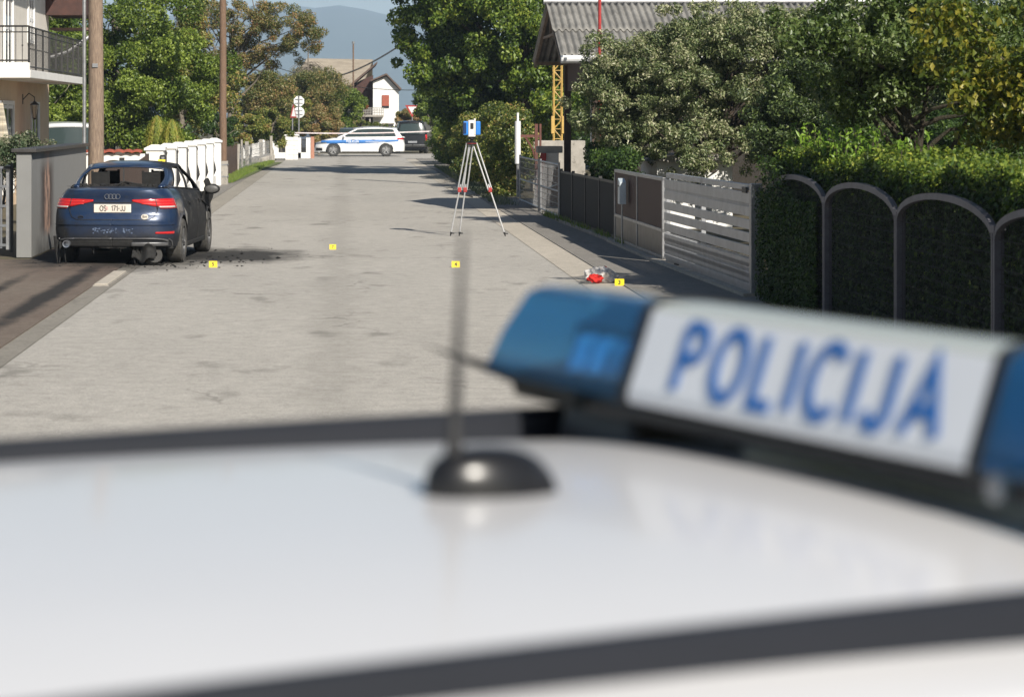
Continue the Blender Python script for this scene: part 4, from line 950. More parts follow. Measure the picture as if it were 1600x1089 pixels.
for k in range(44):
    q = -0.9+1.8*k/43; d = random.uniform(.01,.05)*(1.6 if abs(q) > .75 else 1); a = ep_(False, q, .02); c = ep_(False, q+.04, .02); e = ep_(False, q+.02, .02+d*1.5); mb.add([a, c, e], [(0,1,2)])
    a = ep_(False, q, .9); c = ep_(False, q+.04, .9); e = ep_(False, q+.02, .9-d*.9); mb.add([a, c, e], [(0,1,2)])
mb.build('broken_glass', m_soot, t, solid=.004)
# wheels: right side on burnt-flat tyres
for (x, y, sd) in ((.80,-1.43,1),(.80,1.40,1),(-.80,-1.43,-1),(-.80,1.40,-1)):
    wheel(t, x, y, .325, .225, M('scorched_tyre_rubber' , (.085,.08,.072),(.035,.033,.03),9,.9,.4) if (x > 0) else m_rubber, m_alloy, sd)
for y in (-1.43, 1.40):
    for sd in (-1, 1):
        mb = MB(); mb.grid(lambda u, v: (sd*(.55+.34*v), y+.372*math.cos(math.pi*u), .325+.372*math.sin(math.pi*u)), 16, 2); mb.build('wheel_liner', m_soot, t)
# tail lights
def zl_top(u): return .965-.012*u if u < .9 else .955
def tail(side):
    s0, s1 = B.s_rear_x(.30), B.s_rear_x(.905*.985)+.02
    L_ = s1-s0; ktop = lambda u: .950+.012*math.sin(min(1,u*1.4)*math.pi/2); kbot = lambda u: .925-(.075*min(1, u/.42)) if u < .42 else .850-(.03 if u > .5 else .0)
    o = B.patch(t, m_redlens, 'tail_light', s0, s1, kbot, ktop, side, .008, .012, 30, 5)
    B.patch(o, m_black, 'lens_seam', s0+L_*.46, s0+L_*.475, .81, .96, side, .016, .003, 2, 3)
    B.patch(o, m_whitelens, 'reversing_lens', s0+L_*.5, s1-.06, .835, .856, side, .017, .003, 12, 2)
    for z in (.885,.925): B.patch(o, M('lens_rib',(.75,.05,.04),None,9,.3,0), 'lens_rib', s0+L_*.18, s1-.05, z, z+.008, side, .016, .002, 14, 1)
tail(1); tail(-1)
# seams and crease
for sd in (1, -1):
    B.patch(t, m_black, 'boot_seam', 0, B.s_rear_x(.52), lambda u: .655, lambda u: .665, sd, .002, .004)
    mb = MB(); mb.tube([B.pt(B.s_rear_x(x), z, sd, .003) for x, z in ((.52,.66),(.60,.70),(.645,.78),(.665,.86))], .005, 5); mb.build('boot_seam', m_black, t)
    B.patch(t, m_black, 'light_shadow_gap', 0, B.s_rear_x(.32), .898, .912, sd, .003, .004)
    B.patch(t, m_bluepaint, 'bumper_crease', 0, B.s_rear_x(.86), .585, .60, sd, .010, .012)
    B.patch(t, m_trim, 'diffuser_trim', 0, B.s_rear_x(.80), lambda u: .385-.0*u-.05*u**8, lambda u: .40-.03*u**8, sd, .012, .015)
    mb = MB(); mb.tube([B.pt(B.s_rear_x(.80), .385, sd, .014), B.pt(B.s_rear_x(.84), .35, sd, .012), B.pt(B.s_rear_x(.855), .29, sd, .008)], .010, 6); mb.build('diffuser_trim', m_trim, t)
B.patch(t, m_trim, 'lower_diffuser', B.s_rear_x(.28), B.s_rear_x(.80), .285, .335, 1, .010, .02)
B.patch(t, m_redlens, 'reflector', B.s_rear_x(.62), B.s_rear_x(.86), lambda u: .462-.008*u, lambda u: .485+.006*u, 1, .008, .008)
B.patch(t, m_soot, 'burnt_opening', 0, B.s_rear_x(.66), .27, .378, -1, .004, .006); B.patch(t, m_soot, 'burnt_opening', 0, B.s_rear_x(.30), .27, .375, 1, .004, .006)
mb = MB(); T = Matrix.Translation((-.66,-2.345,.315)) @ Matrix.Rotation(R(90),4,'X'); mb.lathe([(.0,-.05),(.036,-.05),(.04,.06),(.052,.062),(.052,-.05)], 20, T); mb.build('exhaust', m_chrome, t, smooth=True)
mb = MB(); mb.tube([(-.20,-2.30,.275),(-.05,-2.31,.262),(.02,-2.31,.27),(.14,-2.3,.262),(.2,-2.3,.27)], .016, 5); mb.build('tow_bracket', m_ashmetal, t)
# melted drips and a hanging bumper scrap
mb = MB()
for (x, z0, z1) in ((-.83,.36,.0),(-.79,.34,.03),(-.86,.42,.08),(-.70,.28,.02),(.30,.30,.02),(.34,.28,.0),(.42,.28,.10),(-.30,.27,.17),(.1,.27,.2),(.5,.28,.14)):
    mb = MB(); mb.tube([(x,-2.28+abs(x)*.1,z0),(x+random.uniform(-.02,.02),-2.28+abs(x)*.1,(z0+z1)/2),(x+random.uniform(-.03,.03),-2.27+abs(x)*.1,z1)], [.028,.014,.008], 6); mb.build('melted_drip', m_soot, t, smooth=60)
mb = MB()
mb.grid(lambda u, v: (.28+.34*u, -2.30+.05*math.sin(7*u)+.04*math.sin(5*v), .30-.24*v*(.5+.5*math.sin(2.2*u+.6))+.03*math.sin(11*u)), 14, 8)
mb.build('melted_bumper', m_soot, t, smooth=60, solid=.01)
mb = MB(); mb.lathe([(.05,-.07),(.13,-.06),(.145,0),(.13,.06),(.05,.07),(.04,0)], 18, Matrix.Translation((.56,-2.18,.14)) @ Matrix.Rotation(R(62),4,'X') @ Matrix.Rotation(R(25),4,'Y')); mb.build('hanging_muffler', M('sooty_metal',(.03,.028,.026),(.025,.024,.022),7,.7,.4), t, smooth=60)
# plate, rings, badges
py_ = B.pt(0, .82, 1).y-.012
mb = MB(); mb.b2((-.27,py_-.006,.765),(.27,py_+.006,.885)); pl = mb.build('number_plate', m_plate, t, bevel=.004)
TT = lambda x, y, z: basis((1,0,0), (0,0,1), (0,-1,0), (x, y, z))
stext(pl, 'plate_lettering', 'OS  171-JJ', m_ink, .072, TT(0.0, py_-.008, .825), .15, .20, .86)
mb = MB(); mb.box((-.085,py_-.0075,.825),(.04,.002,.05)); mb.build('plate_shield', M('faded_red_shield',(.62,.40,.36),None,60,.5,0), pl)
mb = MB(); yy = B.pt(0,1.0,1).y-.012
for k in range(4):
    cx = -.078+.052*k; mb.tube([(cx+.034*math.cos(a), yy, .995+.034*math.sin(a)) for a in np.linspace(0, 2*math.pi, 22)], .0045, 6)
mb.build('emblem', m_chrome, t, smooth=True)
mb = MB(); T = Matrix.Translation((.47, B.pt(B.s_rear_x(.47),.70,1).y-.008, .705)) @ Matrix.Rotation(R(90),4,'X'); mb.lathe([(0,-.003),(.052,-.003),(.052,.003),(0,.003)], 24, T @ Matrix.Diagonal((1,.72,1,1))); st = mb.build('sticker', m_plate, t)
stext(st, 'sticker_lettering', 'BiH', m_ink, .034, TT(.47, B.pt(B.s_rear_x(.47),.70,1).y-.013, .705), .16, .3)
mb = MB(); mb.tube([(-.46+.035*math.cos(a), B.pt(B.s_rear_x(.46),.70,1).y-.006, .70+.016*math.sin(a)) for a in np.linspace(0, 2*math.pi, 14)], .007, 5); mb.build('badge', m_soot, t)
# burnt letters/blistered strip on bumper
mb = MB()
for k in range(60):
    x = random.uniform(-.28,.30); s_ = B.s_rear_x(abs(x)); p = B.pt(s_, .50+random.uniform(-.03,.04), 1 if x > 0 else -1, .003); mb.ball(p, random.uniform(.004,.014), 6, (1.2,.3,1))
mb.build('blistered_paint', M('blistered_pale_paint',(.12,.16,.24),(.04,.06,.11),20,.7,.2), t)
# right flank: door gaps, ash-bleached front door and wing, mirror
for y in (-1.02, .05, 1.02):
    s_ = B.s_at_y(y); B.patch(t, m_black, 'door_seam', s_, s_+.010, .28, B.zt(y)-.01, 1, .003, .004, 1, 8)
B.patch(t, m_soot, 'sill', B.s_at_y(-1.02), B.s_at_y(.98), .22, .29, 1, .012, .02)
B.patch(t, m_ashmetal, 'wing_panel', B.s_at_y(1.06), B.s_at_y(1.72), lambda u: B.zb(1.06+.66*u)+.02, .86, 1, .004, .006, 20, 6)
B.patch(t, m_ashmetal, 'quarter_scorch', B.s_at_y(-1.30), B.s_at_y(-1.10), lambda u: .72-.2*u, lambda u: .80-.1*u, 1, .004, .004, 6, 3)
for y in (-.75, .35):
    mb = MB(); p = B.pt(B.s_at_y(y), .87, 1, .03); mb.tube([p+Vector((-.02,-.1,0)), p+Vector((.01,-.07,0)), p+Vector((.01,.07,0)), p+Vector((-.02,.1,0))], .012, 6); mb.build('door_handle', m_soot, t)
for sd in (1, -1):
    mb = MB(); mb.ball((sd*1.05,.66,1.02), .13, 14, (1.0,.55,.62)); mb.tube([(sd*.88,.72,.95),(sd*1.0,.68,.98)], .03, 6); o = mb.build('mirror', m_soot, t, smooth=True)
    mb = MB(); mb.ball((sd*1.05,.605,1.02), .105, 12, (1.0,.2,.6)); mb.build('mirror_face', M('charred_mirror_face',(.09,.088,.085),None,20,.5,.1), o, smooth=True)
mb = MB(); mb.grid(lambda u, v: (.93+.05*u+.03*math.sin(5*v), .62+.5*u, 1.02-.3*v+.1*math.sin(3*u)*(1-v)+.12*(1-u)), 8, 6); mb.build('charred_trim', m_soot, t, solid=.02)
# front bits
B.patch(t, m_soot, 'headlight', B.s_front_x(.86), B.s_front_x(.5), .60, .74, 1, .006, .01); B.patch(t, m_soot, 'headlight', B.s_front_x(.86), B.s_front_x(.5), .60, .74, -1, .006, .01)

# ash and molten lumps on the road
mb = MB()
for k in range(330):
    if k < 270: x = random.gauss(-3.2, .75); y = random.gauss(35.3, .55)
    else: x = random.gauss(-1.9, .5); y = random.gauss(37.2, 1.3)
    if x < -4.7: continue
    r_ = abs(random.gauss(0, .010))+.004; mb.ball((x, y, r_*.3+.004), r_, 5, (1.6,1.2,.55), jit=.3)
tag(mb.build('charred_debris', m_soot), 'black charred crumbs and molten bits strewn on the asphalt round the burnt car', 'debris', kind='stuff')

# ---------- far police estate car
m_carwhite = M('car_white_paint', (.80,.80,.79), (.77,.77,.76), 1.5, .28, 0, coat=.8)
m_bandblue = M('livery_blue', (.045,.19,.52), None, 4, .35, 0)
m_darkglass = glassmat('tinted_car_glass', (.035,.05,.05), .05)
BW = ((0,.94),(.3,.97),(.5,1.0),(.75,1.0),(.95,.97),(1.1,.93),(1.3,.88))
PZ = ((-2.4,1.02),(-1.9,1.0),(-1,.98),(0,.96),(.8,.94),(1.3,.92),(1.8,.84),(2.2,.72),(2.4,.66))
def estate(name, label, loc, rz, scale=1.0, far=True, group=None):
    t = thing(name, label, 'police car', loc, rz, group); t.scale = (scale,)*3
    b = Body(L=4.69, W=1.83, rb=.45, fb=.95, fn=2.3, zt=PZ, wz=.34, wr=.375, yr=-1.36, yf=1.33, dr=((0,.1),(.3,.02),(.6,.0),(.75,.04),(1.05,.05)), df=((0,.12),(.25,.02),(.5,0),(.66,.06),(.8,.16)), wzf=BW)
    b.shell(t, m_carwhite); b.top(t, m_carwhite, 'bonnet', .85, 2.4, .05)
    sp, rp, ep, rf = greenhouse(t, m_carwhite, -2.16, 1.12, -1.86, .10, 1.0, .965, 1.475, .80, .60, [(0,.09,0,.08),(.955,1.0,.955,1.0)], hdr=.12, fcurve=.12)
    mb = MB()
    for sd in (-1, 1):
        idx = [i for i in range(len(b.s)) if -2.2 <= b.o[i,1] <= 1.15]
        def fn(u, v):
            i = idx[int(round(u*(len(idx)-1)))]; p = b.pt(b.s[i], b.zt(b.o[i,1]), sd); k = max(0, min(1, (p.y+2.16)/3.28)); q = sp(k, 0, sd); return p.lerp(Vector((q.x, p.y, q.z)), v)
        mb.grid(fn, len(idx)-1, 3)
    mb.build('shoulder', m_carwhite, t, smooth=60)
    mb = MB(); mb.grid(lambda u, v: ep(False, 2*u-1, 0)+Vector((0,-.02-.1*v,-.0-.03*v)), 12, 2); mb.build('tailgate', m_carwhite, t, smooth=60, solid=.03)
    for sd, s_ in ((1,1),(-1,-1)):
        for (a0, a1, c0, c1) in ((.10,.30,.09,.27),(.31,.58,.285,.58),(.60,.95,.60,.94)):
            mb = MB(); mb.grid(lambda u, v: sp((a0+(a1-a0)*u)*(1-v)+(c0+(c1-c0)*u)*v, .05+.85*v, sd, -.004), 8, 6); mb.build('window', m_darkglass, t, smooth=60)
        mb = MB()
        for (a0, c0) in ((.305,.278),(.59,.59)): mb.grid(lambda u, v: sp((a0+.014*(u-.5))*(1-v)+(c0+.014*(u-.5))*v, .04+.87*v, sd, .0), 1, 6)
        mb.build('pillar_trim', m_black, t, solid=.008)
    mb = MB(); mb.grid(lambda u, v: ep(True, (2*u-1)*.93, .02+.88*v, -.004), 14, 6); mb.build('windscreen', m_darkglass, t, smooth=60)
    mb = MB(); mb.grid(lambda u, v: ep(False, (2*u-1)*.9, .10+.78*v, -.004), 14, 6); mb.build('rear_window', m_darkglass, t, smooth=60)
    for (x, y, sd) in ((.80,-1.36,1),(.80,1.33,1),(-.80,-1.36,-1),(-.80,1.33,-1)): wheel(t, x, y, .335, .22, m_rubber, M('bright_alloy',(.5,.5,.5),None,10,.35,0,metal=.7), sd)
    for y in (-1.36, 1.33):
        for sd in (-1, 1): mb = MB(); mb.grid(lambda u, v: (sd*(.5+.36*v), y+.377*math.cos(math.pi*u), .34+.377*math.sin(math.pi*u)), 16, 2); mb.build('wheel_liner', m_black, t)
    mb = MB(); mb.b2((-.84,-2.1,.2),(.84,2.0,.26)); mb.build('underbody', m_black, t)
    for sd in (1, -1):
        # blue band with a rising wedge, lettering
        b.patch(t, m_bandblue, 'blue_band', b.s_at_y(-2.0), b.s_at_y(2.05), lambda u: .675+.10*min(1, abs(2*u-.95))**1.2*(1 if u < .5 else -.2), lambda u: .86-.05*max(0, u-.6)*2.2, sd, .003, .003, 60, 2)
        b.patch(t, m_carwhite, 'white_pinstripe', b.s_at_y(-1.3), b.s_at_y(-.3), .755, .775, sd, .006, .003, 30, 1)
        b.patch(t, m_bandblue, 'thin_stripe', b.s_at_y(-1.0), b.s_at_y(.75), .655, .668, sd, .003, .003, 30, 1)
        for y in (-.95, .06): s_ = b.s_at_y(y); b.patch(t, m_black, 'door_seam', s_, s_+.008, .30, .95, sd, .005, .002, 1, 6)
        for y in (-.80, .22): s_ = b.s_at_y(y); b.patch(t, m_chrome, 'door_handle', s_, s_+.17, .85, .875, sd, .02, .02, 3, 1)
        b.patch(t, m_black, 'sill_trim', b.s_at_y(-.95), b.s_at_y(.92), .22, .26, sd, .006, .006)
        b.patch(t, m_redlens, 'tail_light', b.s_rear_x(.5), b.s_at_y(-1.93), lambda u: .84+.03*u, lambda u: .97-.02*u, sd, .006, .01)
        b.patch(t, m_chrome, 'headlight', b.s_at_y(1.72), b.s_front_x(.42), lambda u: .66-.02*u, lambda u: .73-.03*u, sd, .006, .01)
        b.patch(t, m_black, 'air_intake', b.s_front_x(.80), b.s_front_x(.50), .30, .44, sd, .005, .008)
        mb = MB(); mb.ball((sd*1.0,.78,1.02), .11, 12, (1.0,.6,.7)); mb.tube([(sd*.85,.80,.97),(sd*.97,.78,1.0)], .03, 6); mb.build('mirror', m_carwhite, t, smooth=True)
        p = b.pt(b.s_at_y(.35), .77, sd, .010)
        stext(t, 'lettering', 'POLICIJA', m_carwhite, .105, basis((0,sd,0),(0,0,1),(sd,0,0),p), .20, .30, 1.1, .002)
        mb = MB(); mb.tube([(sd*.60,-1.7,1.47),(sd*.575,-.9,1.525),(sd*.575,-.4,1.525),(sd*.60,.05,1.48)], .018, 6); mb.build('roof_rail', m_galv, t, smooth=True)
    b.patch(t, m_black, 'grille', b.s_front_x(.42), b.S, .45, .68, 1, .005, .01); b.patch(t, m_black, 'grille', b.s_front_x(.42), b.S, .45, .68, -1, .005, .01)
    return t, b, sp, rp, ep, rf
PY = 130.5
pc, *_ = estate('police_car', 'white police estate car with a blue band parked across the far end of the road', ((561.5-540)*PY/3800, PY, 0), R(90), 1.045)
# far car is seen from its left side: front to the left
pc['group'] = 'police cars'; del pc['group']

# ---------- black van behind it, pale van behind the wall
def van(name, label, loc, rz, mat, W=1.95, H=1.95, L=4.9):
    t = thing(name, label, 'van', loc, rz)
    b = Body(L=L, W=W, rb=.30, fb=.7, rn=4, zt=((-3,1.12),(0,1.10),(1.2,1.05),(1.9,.98),(2.5,.85)), wz=.35, wr=.39, yr=-1.55, yf=1.55, dr=((0,.08),(.4,0),(.7,.02),(1.1,.05)), wzf=((0,.95),(.4,1),(.9,1),(1.15,.98)))
    b.shell(t, mat); b.top(t, mat, 'bonnet', 1.4, 2.6, .05)
    sp, rp, ep, rf = greenhouse(t, mat, -L/2+.12, 1.75, -L/2+.3, .85, 1.11, 1.04, H, W/2*.95, W/2*.80, [(0,.07,0,.07),(.33,.37,.33,.37),(.66,.69,.66,.69),(.96,1,.96,1)], hdr=.14)
    for sd in (1, -1):
        for a0, a1 in ((.07,.33),(.37,.66),(.69,.96)):
            mb = MB(); mb.grid(lambda u, v: sp(a0+(a1-a0)*u, .05+.85*v, sd, -.004), 6, 4); mb.build('window', m_darkglass, t, smooth=60)
        b.patch(t, m_redlens, 'tail_light', b.s_rear_x(W/2*.86), b.s_at_y(-L/2+.25), .75, 1.10, sd, .006, .01)
    mb = MB(); mb.grid(lambda u, v: ep(False, (2*u-1)*.9, .05+.8*v, -.004), 10, 5); mb.build('rear_window', m_darkglass, t, smooth=60)
    mb = MB(); mb.grid(lambda u, v: ep(True, (2*u-1)*.93, .02+.85*v, -.004), 10, 5); mb.build('windscreen', m_darkglass, t, smooth=60)
    for (x, y, sd) in ((.84,-1.55,1),(.84,1.55,1),(-.84,-1.55,-1),(-.84,1.55,-1)): wheel(t, x, y, .34, .22, m_rubber, m_alloy, sd)
    mb = MB(); mb.b2((-.88,-L/2+.2,.2),(.88,L/2-.3,.3)); mb.build('underbody', m_black, t)
    b.patch(t, m_black, 'bumper', 0, b.s_rear_x(W/2*.93), .36, .55, 1, .02, .03); b.patch(t, m_black, 'bumper', 0, b.s_rear_x(W/2*.93), .36, .55, -1, .02, .03)
    mb = MB(); mb.b2((-.26,-L/2-.045,.62),(.26,-L/2-.03,.73)); mb.build('number_plate', M('dull_plate',(.25,.26,.28),None,6,.4,0), t)
    return t
m_blackpaint = M('black_car_paint', (.006,.007,.010), (.008,.009,.012), 2, .4, 0, coat=.2, spec=.2)
van('black_van', 'black van seen from behind to the right of the far police car', ((641-540)*139/3800, 141.5, 0), R(3), m_blackpaint, W=1.75, H=1.86)
van('pale_van', 'pale silver-white van parked behind the roughcast wall', (-8.75, 75, 0), R(12), M('pale_silver_paint',(.60,.62,.63),None,2,.3,0,coat=.6), H=1.95)
van('grey_van', 'grey car half hidden behind the bonnet of the far police car', (-1.2, 146, 0), R(70), M('blue_grey_paint',(.12,.15,.2),None,2,.3,0,coat=.6), H=1.45, W=1.8)
# ---------- near police car: roof, rails, aerial and light bar (the camera looks over it)
FR = R(-65.15)
t = thing('police_car', 'white police car filling the foreground, with roof rails, aerial and blue light bar', 'police car', (.2388, 2.148, 0), FR)
b = Body(L=4.8, W=1.92, rb=.5, fb=.95, fn=2.4, sill=.28, rear_z=.33, front_z=.28, wz=.37, wr=.40, yr=-1.42, yf=1.38, zt=((-2.4,1.20),(-1,1.16),(0,1.14),(.9,1.12),(1.5,1.06),(2.0,.95),(2.5,.85)),
         dr=((0,.1),(.3,.02),(.8,.0),(1.2,.05)), df=((0,.12),(.3,.02),(.6,0),(.8,.08),(1.0,.14)), wzf=((0,.94),(.4,1),(.85,1),(1.2,.94)))
b.shell(t, m_carwhite); b.top(t, m_carwhite, 'bonnet', .8, 2.5, .06)
m_roofwhite = M('polished_white_roof', (.675,.67,.675), (.645,.64,.645), 1.2, .32, 0, coat=.45, dirt=((.55,.55,.55), 11, .68)); m_roofwhite.node_tree.nodes['Principled BSDF'].inputs['Coat Roughness'].default_value = .10
sp, rp, ep, rf = greenhouse(t, m_roofwhite, -2.2, 1.25, -1.95, .272, 1.18, 1.13, 1.795, .87, .70, [(0,.08,0,.08),(.955,1.0,.955,1.0)], hdr=.07, fcurve=.075, crown_=.055, droop=.022, tilt=.025)
mb = MB()
for sd in (-1, 1):
    idx = [i for i in range(len(b.s)) if -2.25 <= b.o[i,1] <= 1.3]
    def fn(u, v):
        i = idx[int(round(u*(len(idx)-1)))]; p = b.pt(b.s[i], b.zt(b.o[i,1]), sd); k = max(0, min(1, (p.y+2.2)/3.45)); q = sp(k, 0, sd); return p.lerp(Vector((q.x, p.y, q.z)), v)
    mb.grid(fn, len(idx)-1, 3)
mb.build('shoulder', m_carwhite, t, smooth=60)
for sd in (-1, 1):
    for (a0, a1) in ((.09,.32),(.33,.60),(.61,.95)):
        mb = MB(); mb.grid(lambda u, v: sp(a0+(a1-a0)*u, .05+.85*v, sd, -.004), 8, 5); mb.build('window', m_darkglass, t, smooth=60)
    for y in (-.9, .1): s_ = b.s_at_y(y); b.patch(t, m_black, 'door_seam', s_, s_+.008, .36, 1.1, sd, .004, .002, 1, 6)
    b.patch(t, m_blue, 'blue_band', b.s_at_y(-2.0), b.s_at_y(2.0), .82, .98, sd, .003, .003, 60, 2)
mb = MB(); mb.grid(lambda u, v: ep(True, (2*u-1)*.95, .02+.955*v, -.002), 16, 8); mb.build('windscreen', m_darkglass, t, smooth=60)
mb = MB(); mb.grid(lambda u, v: ep(True, (2*u-1)*1.0, .93+.075*v, .006), 16, 2); mb.build('windscreen_seal', m_black, t, smooth=60, solid=.006)
mb = MB(); mb.grid(lambda u, v: ep(False, (2*u-1)*.92, .08+.84*v, -.004), 14, 6); mb.build('rear_window', m_darkglass, t, smooth=60)
for (x, y, sd) in ((.84,-1.42,1),(.84,1.38,1),(-.84,-1.42,-1),(-.84,1.38,-1)): wheel(t, x, y, .36, .23, m_rubber, m_alloy, sd)
mb = MB(); mb.b2((-.86,-2.1,.28),(.86,2.0,.36)); mb.build('underbody', m_black, t)
m_rail = M('satin_black_rail', (.014,.016,.022), (.011,.013,.018), 4, .55, 0, spec=.25)
zr = lambda y, x=0: rp((y+1.95)/2.235, x/.70).z
for sd in (-1, 1):
    mb = MB(); xs = .53; n = 40
    prof = [(-.017,-.008),(-.015,.020),(-.008,.028),(.008,.028),(.015,.020),(.017,-.008)]
    def fn(u, v):
        y = -1.85+(.46+1.85)*u; z0 = 1.7965-.014*min(0,y)**2; x, z = prof[int(round(v*5))]; e = min(1, min(u, 1-u)*14)
        return (sd*(xs+x), y, z0+z*e)
    mb.grid(fn, n, 5); mb.build('roof_rail', m_rail, t, smooth=30)
    mb = MB()
    def fn2(u, v):
        y = -1.92+2.16*u; z0 = zr(y, xs)+.0015; x = xs; return (sd*(x-.019+.038*v), y, z0-.001*v)
    mb.grid(fn2, 40, 2); mb.build('roof_channel', m_black, t, smooth=True)
zr = lambda y, x=0: rp((y+1.95)/2.235, x/.70).z
# aerial
ya = -.122; z0 = zr(ya)-.003
mb = MB()
def dome(u, v):
    a = 2*math.pi*u; h = math.sin(v*math.pi/2)**.75; r = math.cos(v*math.pi/2)**.75
    return (r*.033*math.sin(a), ya+r*.063*math.cos(a)-.012*h, z0+.050*h)
mb.grid(dome, 28, 12); mb.add([dome(i/28,0) for i in range(28)], [tuple(range(28))]); an = mb.build('aerial_base', M('aerial_black_plastic',(.011,.011,.012),None,4,.28,0), t, smooth=70)
mb = MB(); yr_ = ya-.040
mb.tube([(0,yr_,z0+.02),(0,yr_+.001,z0+.05),(0,yr_+.002,z0+.085)], [.011,.008,.0045], 12); mb.tube([(0,yr_+.002,z0+.08),(0,yr_+.010,z0+.235)], [.0055,.0017], 10); mb.build('aerial_rod', M('aerial_rod_grey',(.02,.02,.021),None,4,.5,0), an, smooth=True)
# light bar
m_lens, nt, bs = mk('blue_clear_lens')
bs.inputs['Base Color'].default_value = (.055,.29,.60,1); bs.inputs['Roughness'].default_value = .04; bs.inputs['Transmission Weight'].default_value = .8; bs.inputs['IOR'].default_value = 1.2; bs.inputs['Coat Weight'].default_value = .6
m_barwhite = M('frosted_white_panel', (.80,.82,.85), (.78,.80,.83), 3, .25, 0, coat=.4)
m_bartop = M('pale_greenish_cover', (.50,.53,.49), (.47,.50,.46), 3, .2, 0, coat=.5)
lb = thing_lb = MB()
YB, ZB = .19, 1.855
PROF = [(.0,.003),(-.002,.010),(.014,.053),(.030,.096),(.040,.102),(.055,.104),(.085,.103),(.125,.098),(.160,.080),(.180,.052),(.188,.02),(.185,.0)]
def section(x0, x1, name, mat, parent, inset0=0, inset1=0, grow=0, n=10, smooth=40, prof=PROF):
    mb = MB(); m = len(prof)-1; cy, cz_ = .09, .05
    def fn(u, v):
        y, z = prof[int(round(v*m))]; k = (z/.107)**2.0
        a = x0+inset0*k; c = x1-inset1*k; y = cy+(y-cy)*(1+grow/.09); z = cz_+(z-cz_)*(1+grow/.06)
        return (a+(c-a)*u, YB+y, ZB+z)
    mb.grid(fn, n, m)
    mb.add([fn(0, i/m) for i in range(m+1)], [tuple(range(m+1))]); mb.add([fn(1, i/m) for i in range(m+1)], [tuple(range(m+1))[::-1]])
    return mb.build(name, mat, parent, smooth=smooth)
mb = MB(); mb.b2((-.57,YB+.015,ZB-.022),(.545,YB+.18,ZB+.004)); bar = mb.build('light_bar', m_black, t, bevel=.01)
for sd in (-1, 1):
    if sd < 0: l_ = section(-.595,-.303,'lens',m_lens,bar,.050,0)
    else: l_ = section(.260,.560,'lens',m_lens,bar,0,.050)
    a0, a1 = (-.305,-.286) if sd < 0 else (.246,.259)
    section(a0, a1, 'divider', m_black, bar, grow=.003)
    # reflector bank and base tray inside the lens
m_ledblue = M('blue_mirror_reflector', (.6,.85,1), (.3,.6,.9), 40, .25, 0, metal=.2)
for sd in (-1, 1):
    mb = MB(); mb.b2((sd*.30,YB+.02,ZB+.006),(sd*.54,YB+.165,ZB+.012)); mb.build('tray', m_black, bar)
    for k in range(4):
        x = sd*(.345+.038*k); mb = MB()
        mb.grid(lambda u, v: (x-.017+.034*u, YB+.055-.014*math.sin(math.pi*u)-.012*v*0+.02*(v), ZB+.014+.034*v), 6, 6)
        mb.build('reflector', m_ledblue, bar, smooth=True, solid=.003)
    mb = MB(); mb.b2((sd*.33,YB+.085,ZB+.016),(sd*.50,YB+.15,ZB+.052)); mb.build('lamp_housing', M('deep_blue_housing',(.015,.04,.09),None,6,.4,0), bar)
section(-.286, .246, 'cover', m_bartop, bar, smooth=40)
mb = MB()
def face(u, v):
    k = v*3; i = min(2, int(k)); f = k-i; y = PROF[i][0]+(PROF[i+1][0]-PROF[i][0])*f; z = PROF[i][1]+(PROF[i+1][1]-PROF[i][1])*f
    return (-.285+.530*u, YB+y-.0025, ZB+z)
mb.grid(face, 8, 12); sg = mb.build('sign_panel', m_barwhite, bar, smooth=60)
ang = math.atan2(.032, .086)
T = basis((1,0,0), (0,math.sin(ang),math.cos(ang)), (0,-math.cos(ang),math.sin(ang)), (-.004, YB+.0147-.0040, ZB+.055))
stext(bar, 'lettering', 'POLICIJA', M('police_blue_lettering',(.010,.135,.46),None,4,.4,0), .066, T, .185, .385, 1.0, .0012)
for x in (-.40,.40):
    mb = MB(); mb.box((x,YB+.10,zr(YB,.4)+.012),(.17,.17,.075), taper=.8); mb.build('mounting_foot', m_black, bar, bevel=.01)
mb = MB(); mb.add([(-.40,YB+.00,ZB-.018),(-.40,YB+.03,ZB-.010),(-.775,YB+.012,ZB+.019),(-.40,YB+.05,ZB-.006),(-.40,YB+.00,ZB+.006)], [(0,1,2),(1,3,2),(3,4,2),(4,0,2),(0,4,3,1)]); mb.build('deflector_blade', m_black, bar)
mb = MB(); mb.tube([(.268,YB+.014,ZB-.01),(.268,YB+.006,ZB-.01)], .012, 10); mb.build('screw', m_galv, bar)

# ============================================================= tripod, scanner, markers, small things
tx, ty = (737-540)/87.0, 3800/87.0
t = thing('survey_tripod', 'aluminium surveying tripod with red clamps standing on the road', 'tripod', (tx, ty, 0))
m_alu = M('brushed_aluminium', (.62,.62,.62), (.5,.5,.5), 20, .35, .05, metal=.5)
apex = Vector((0,0,1.68))
feet = [Vector(((704-737)/87., .25, 0)), Vector(((718-737)/87.+.02, -.30, 0)), Vector(((789-737)/86., -.12, 0))]
feet = [Vector((-.385,-.02,0)), Vector((-.215,-.30,0)), Vector((.60,-.32,0))]
feet.append(None)
feet = [Vector((-.38,.02,0)), Vector((.60,-.06,0)), Vector((-.215,.02,0))]
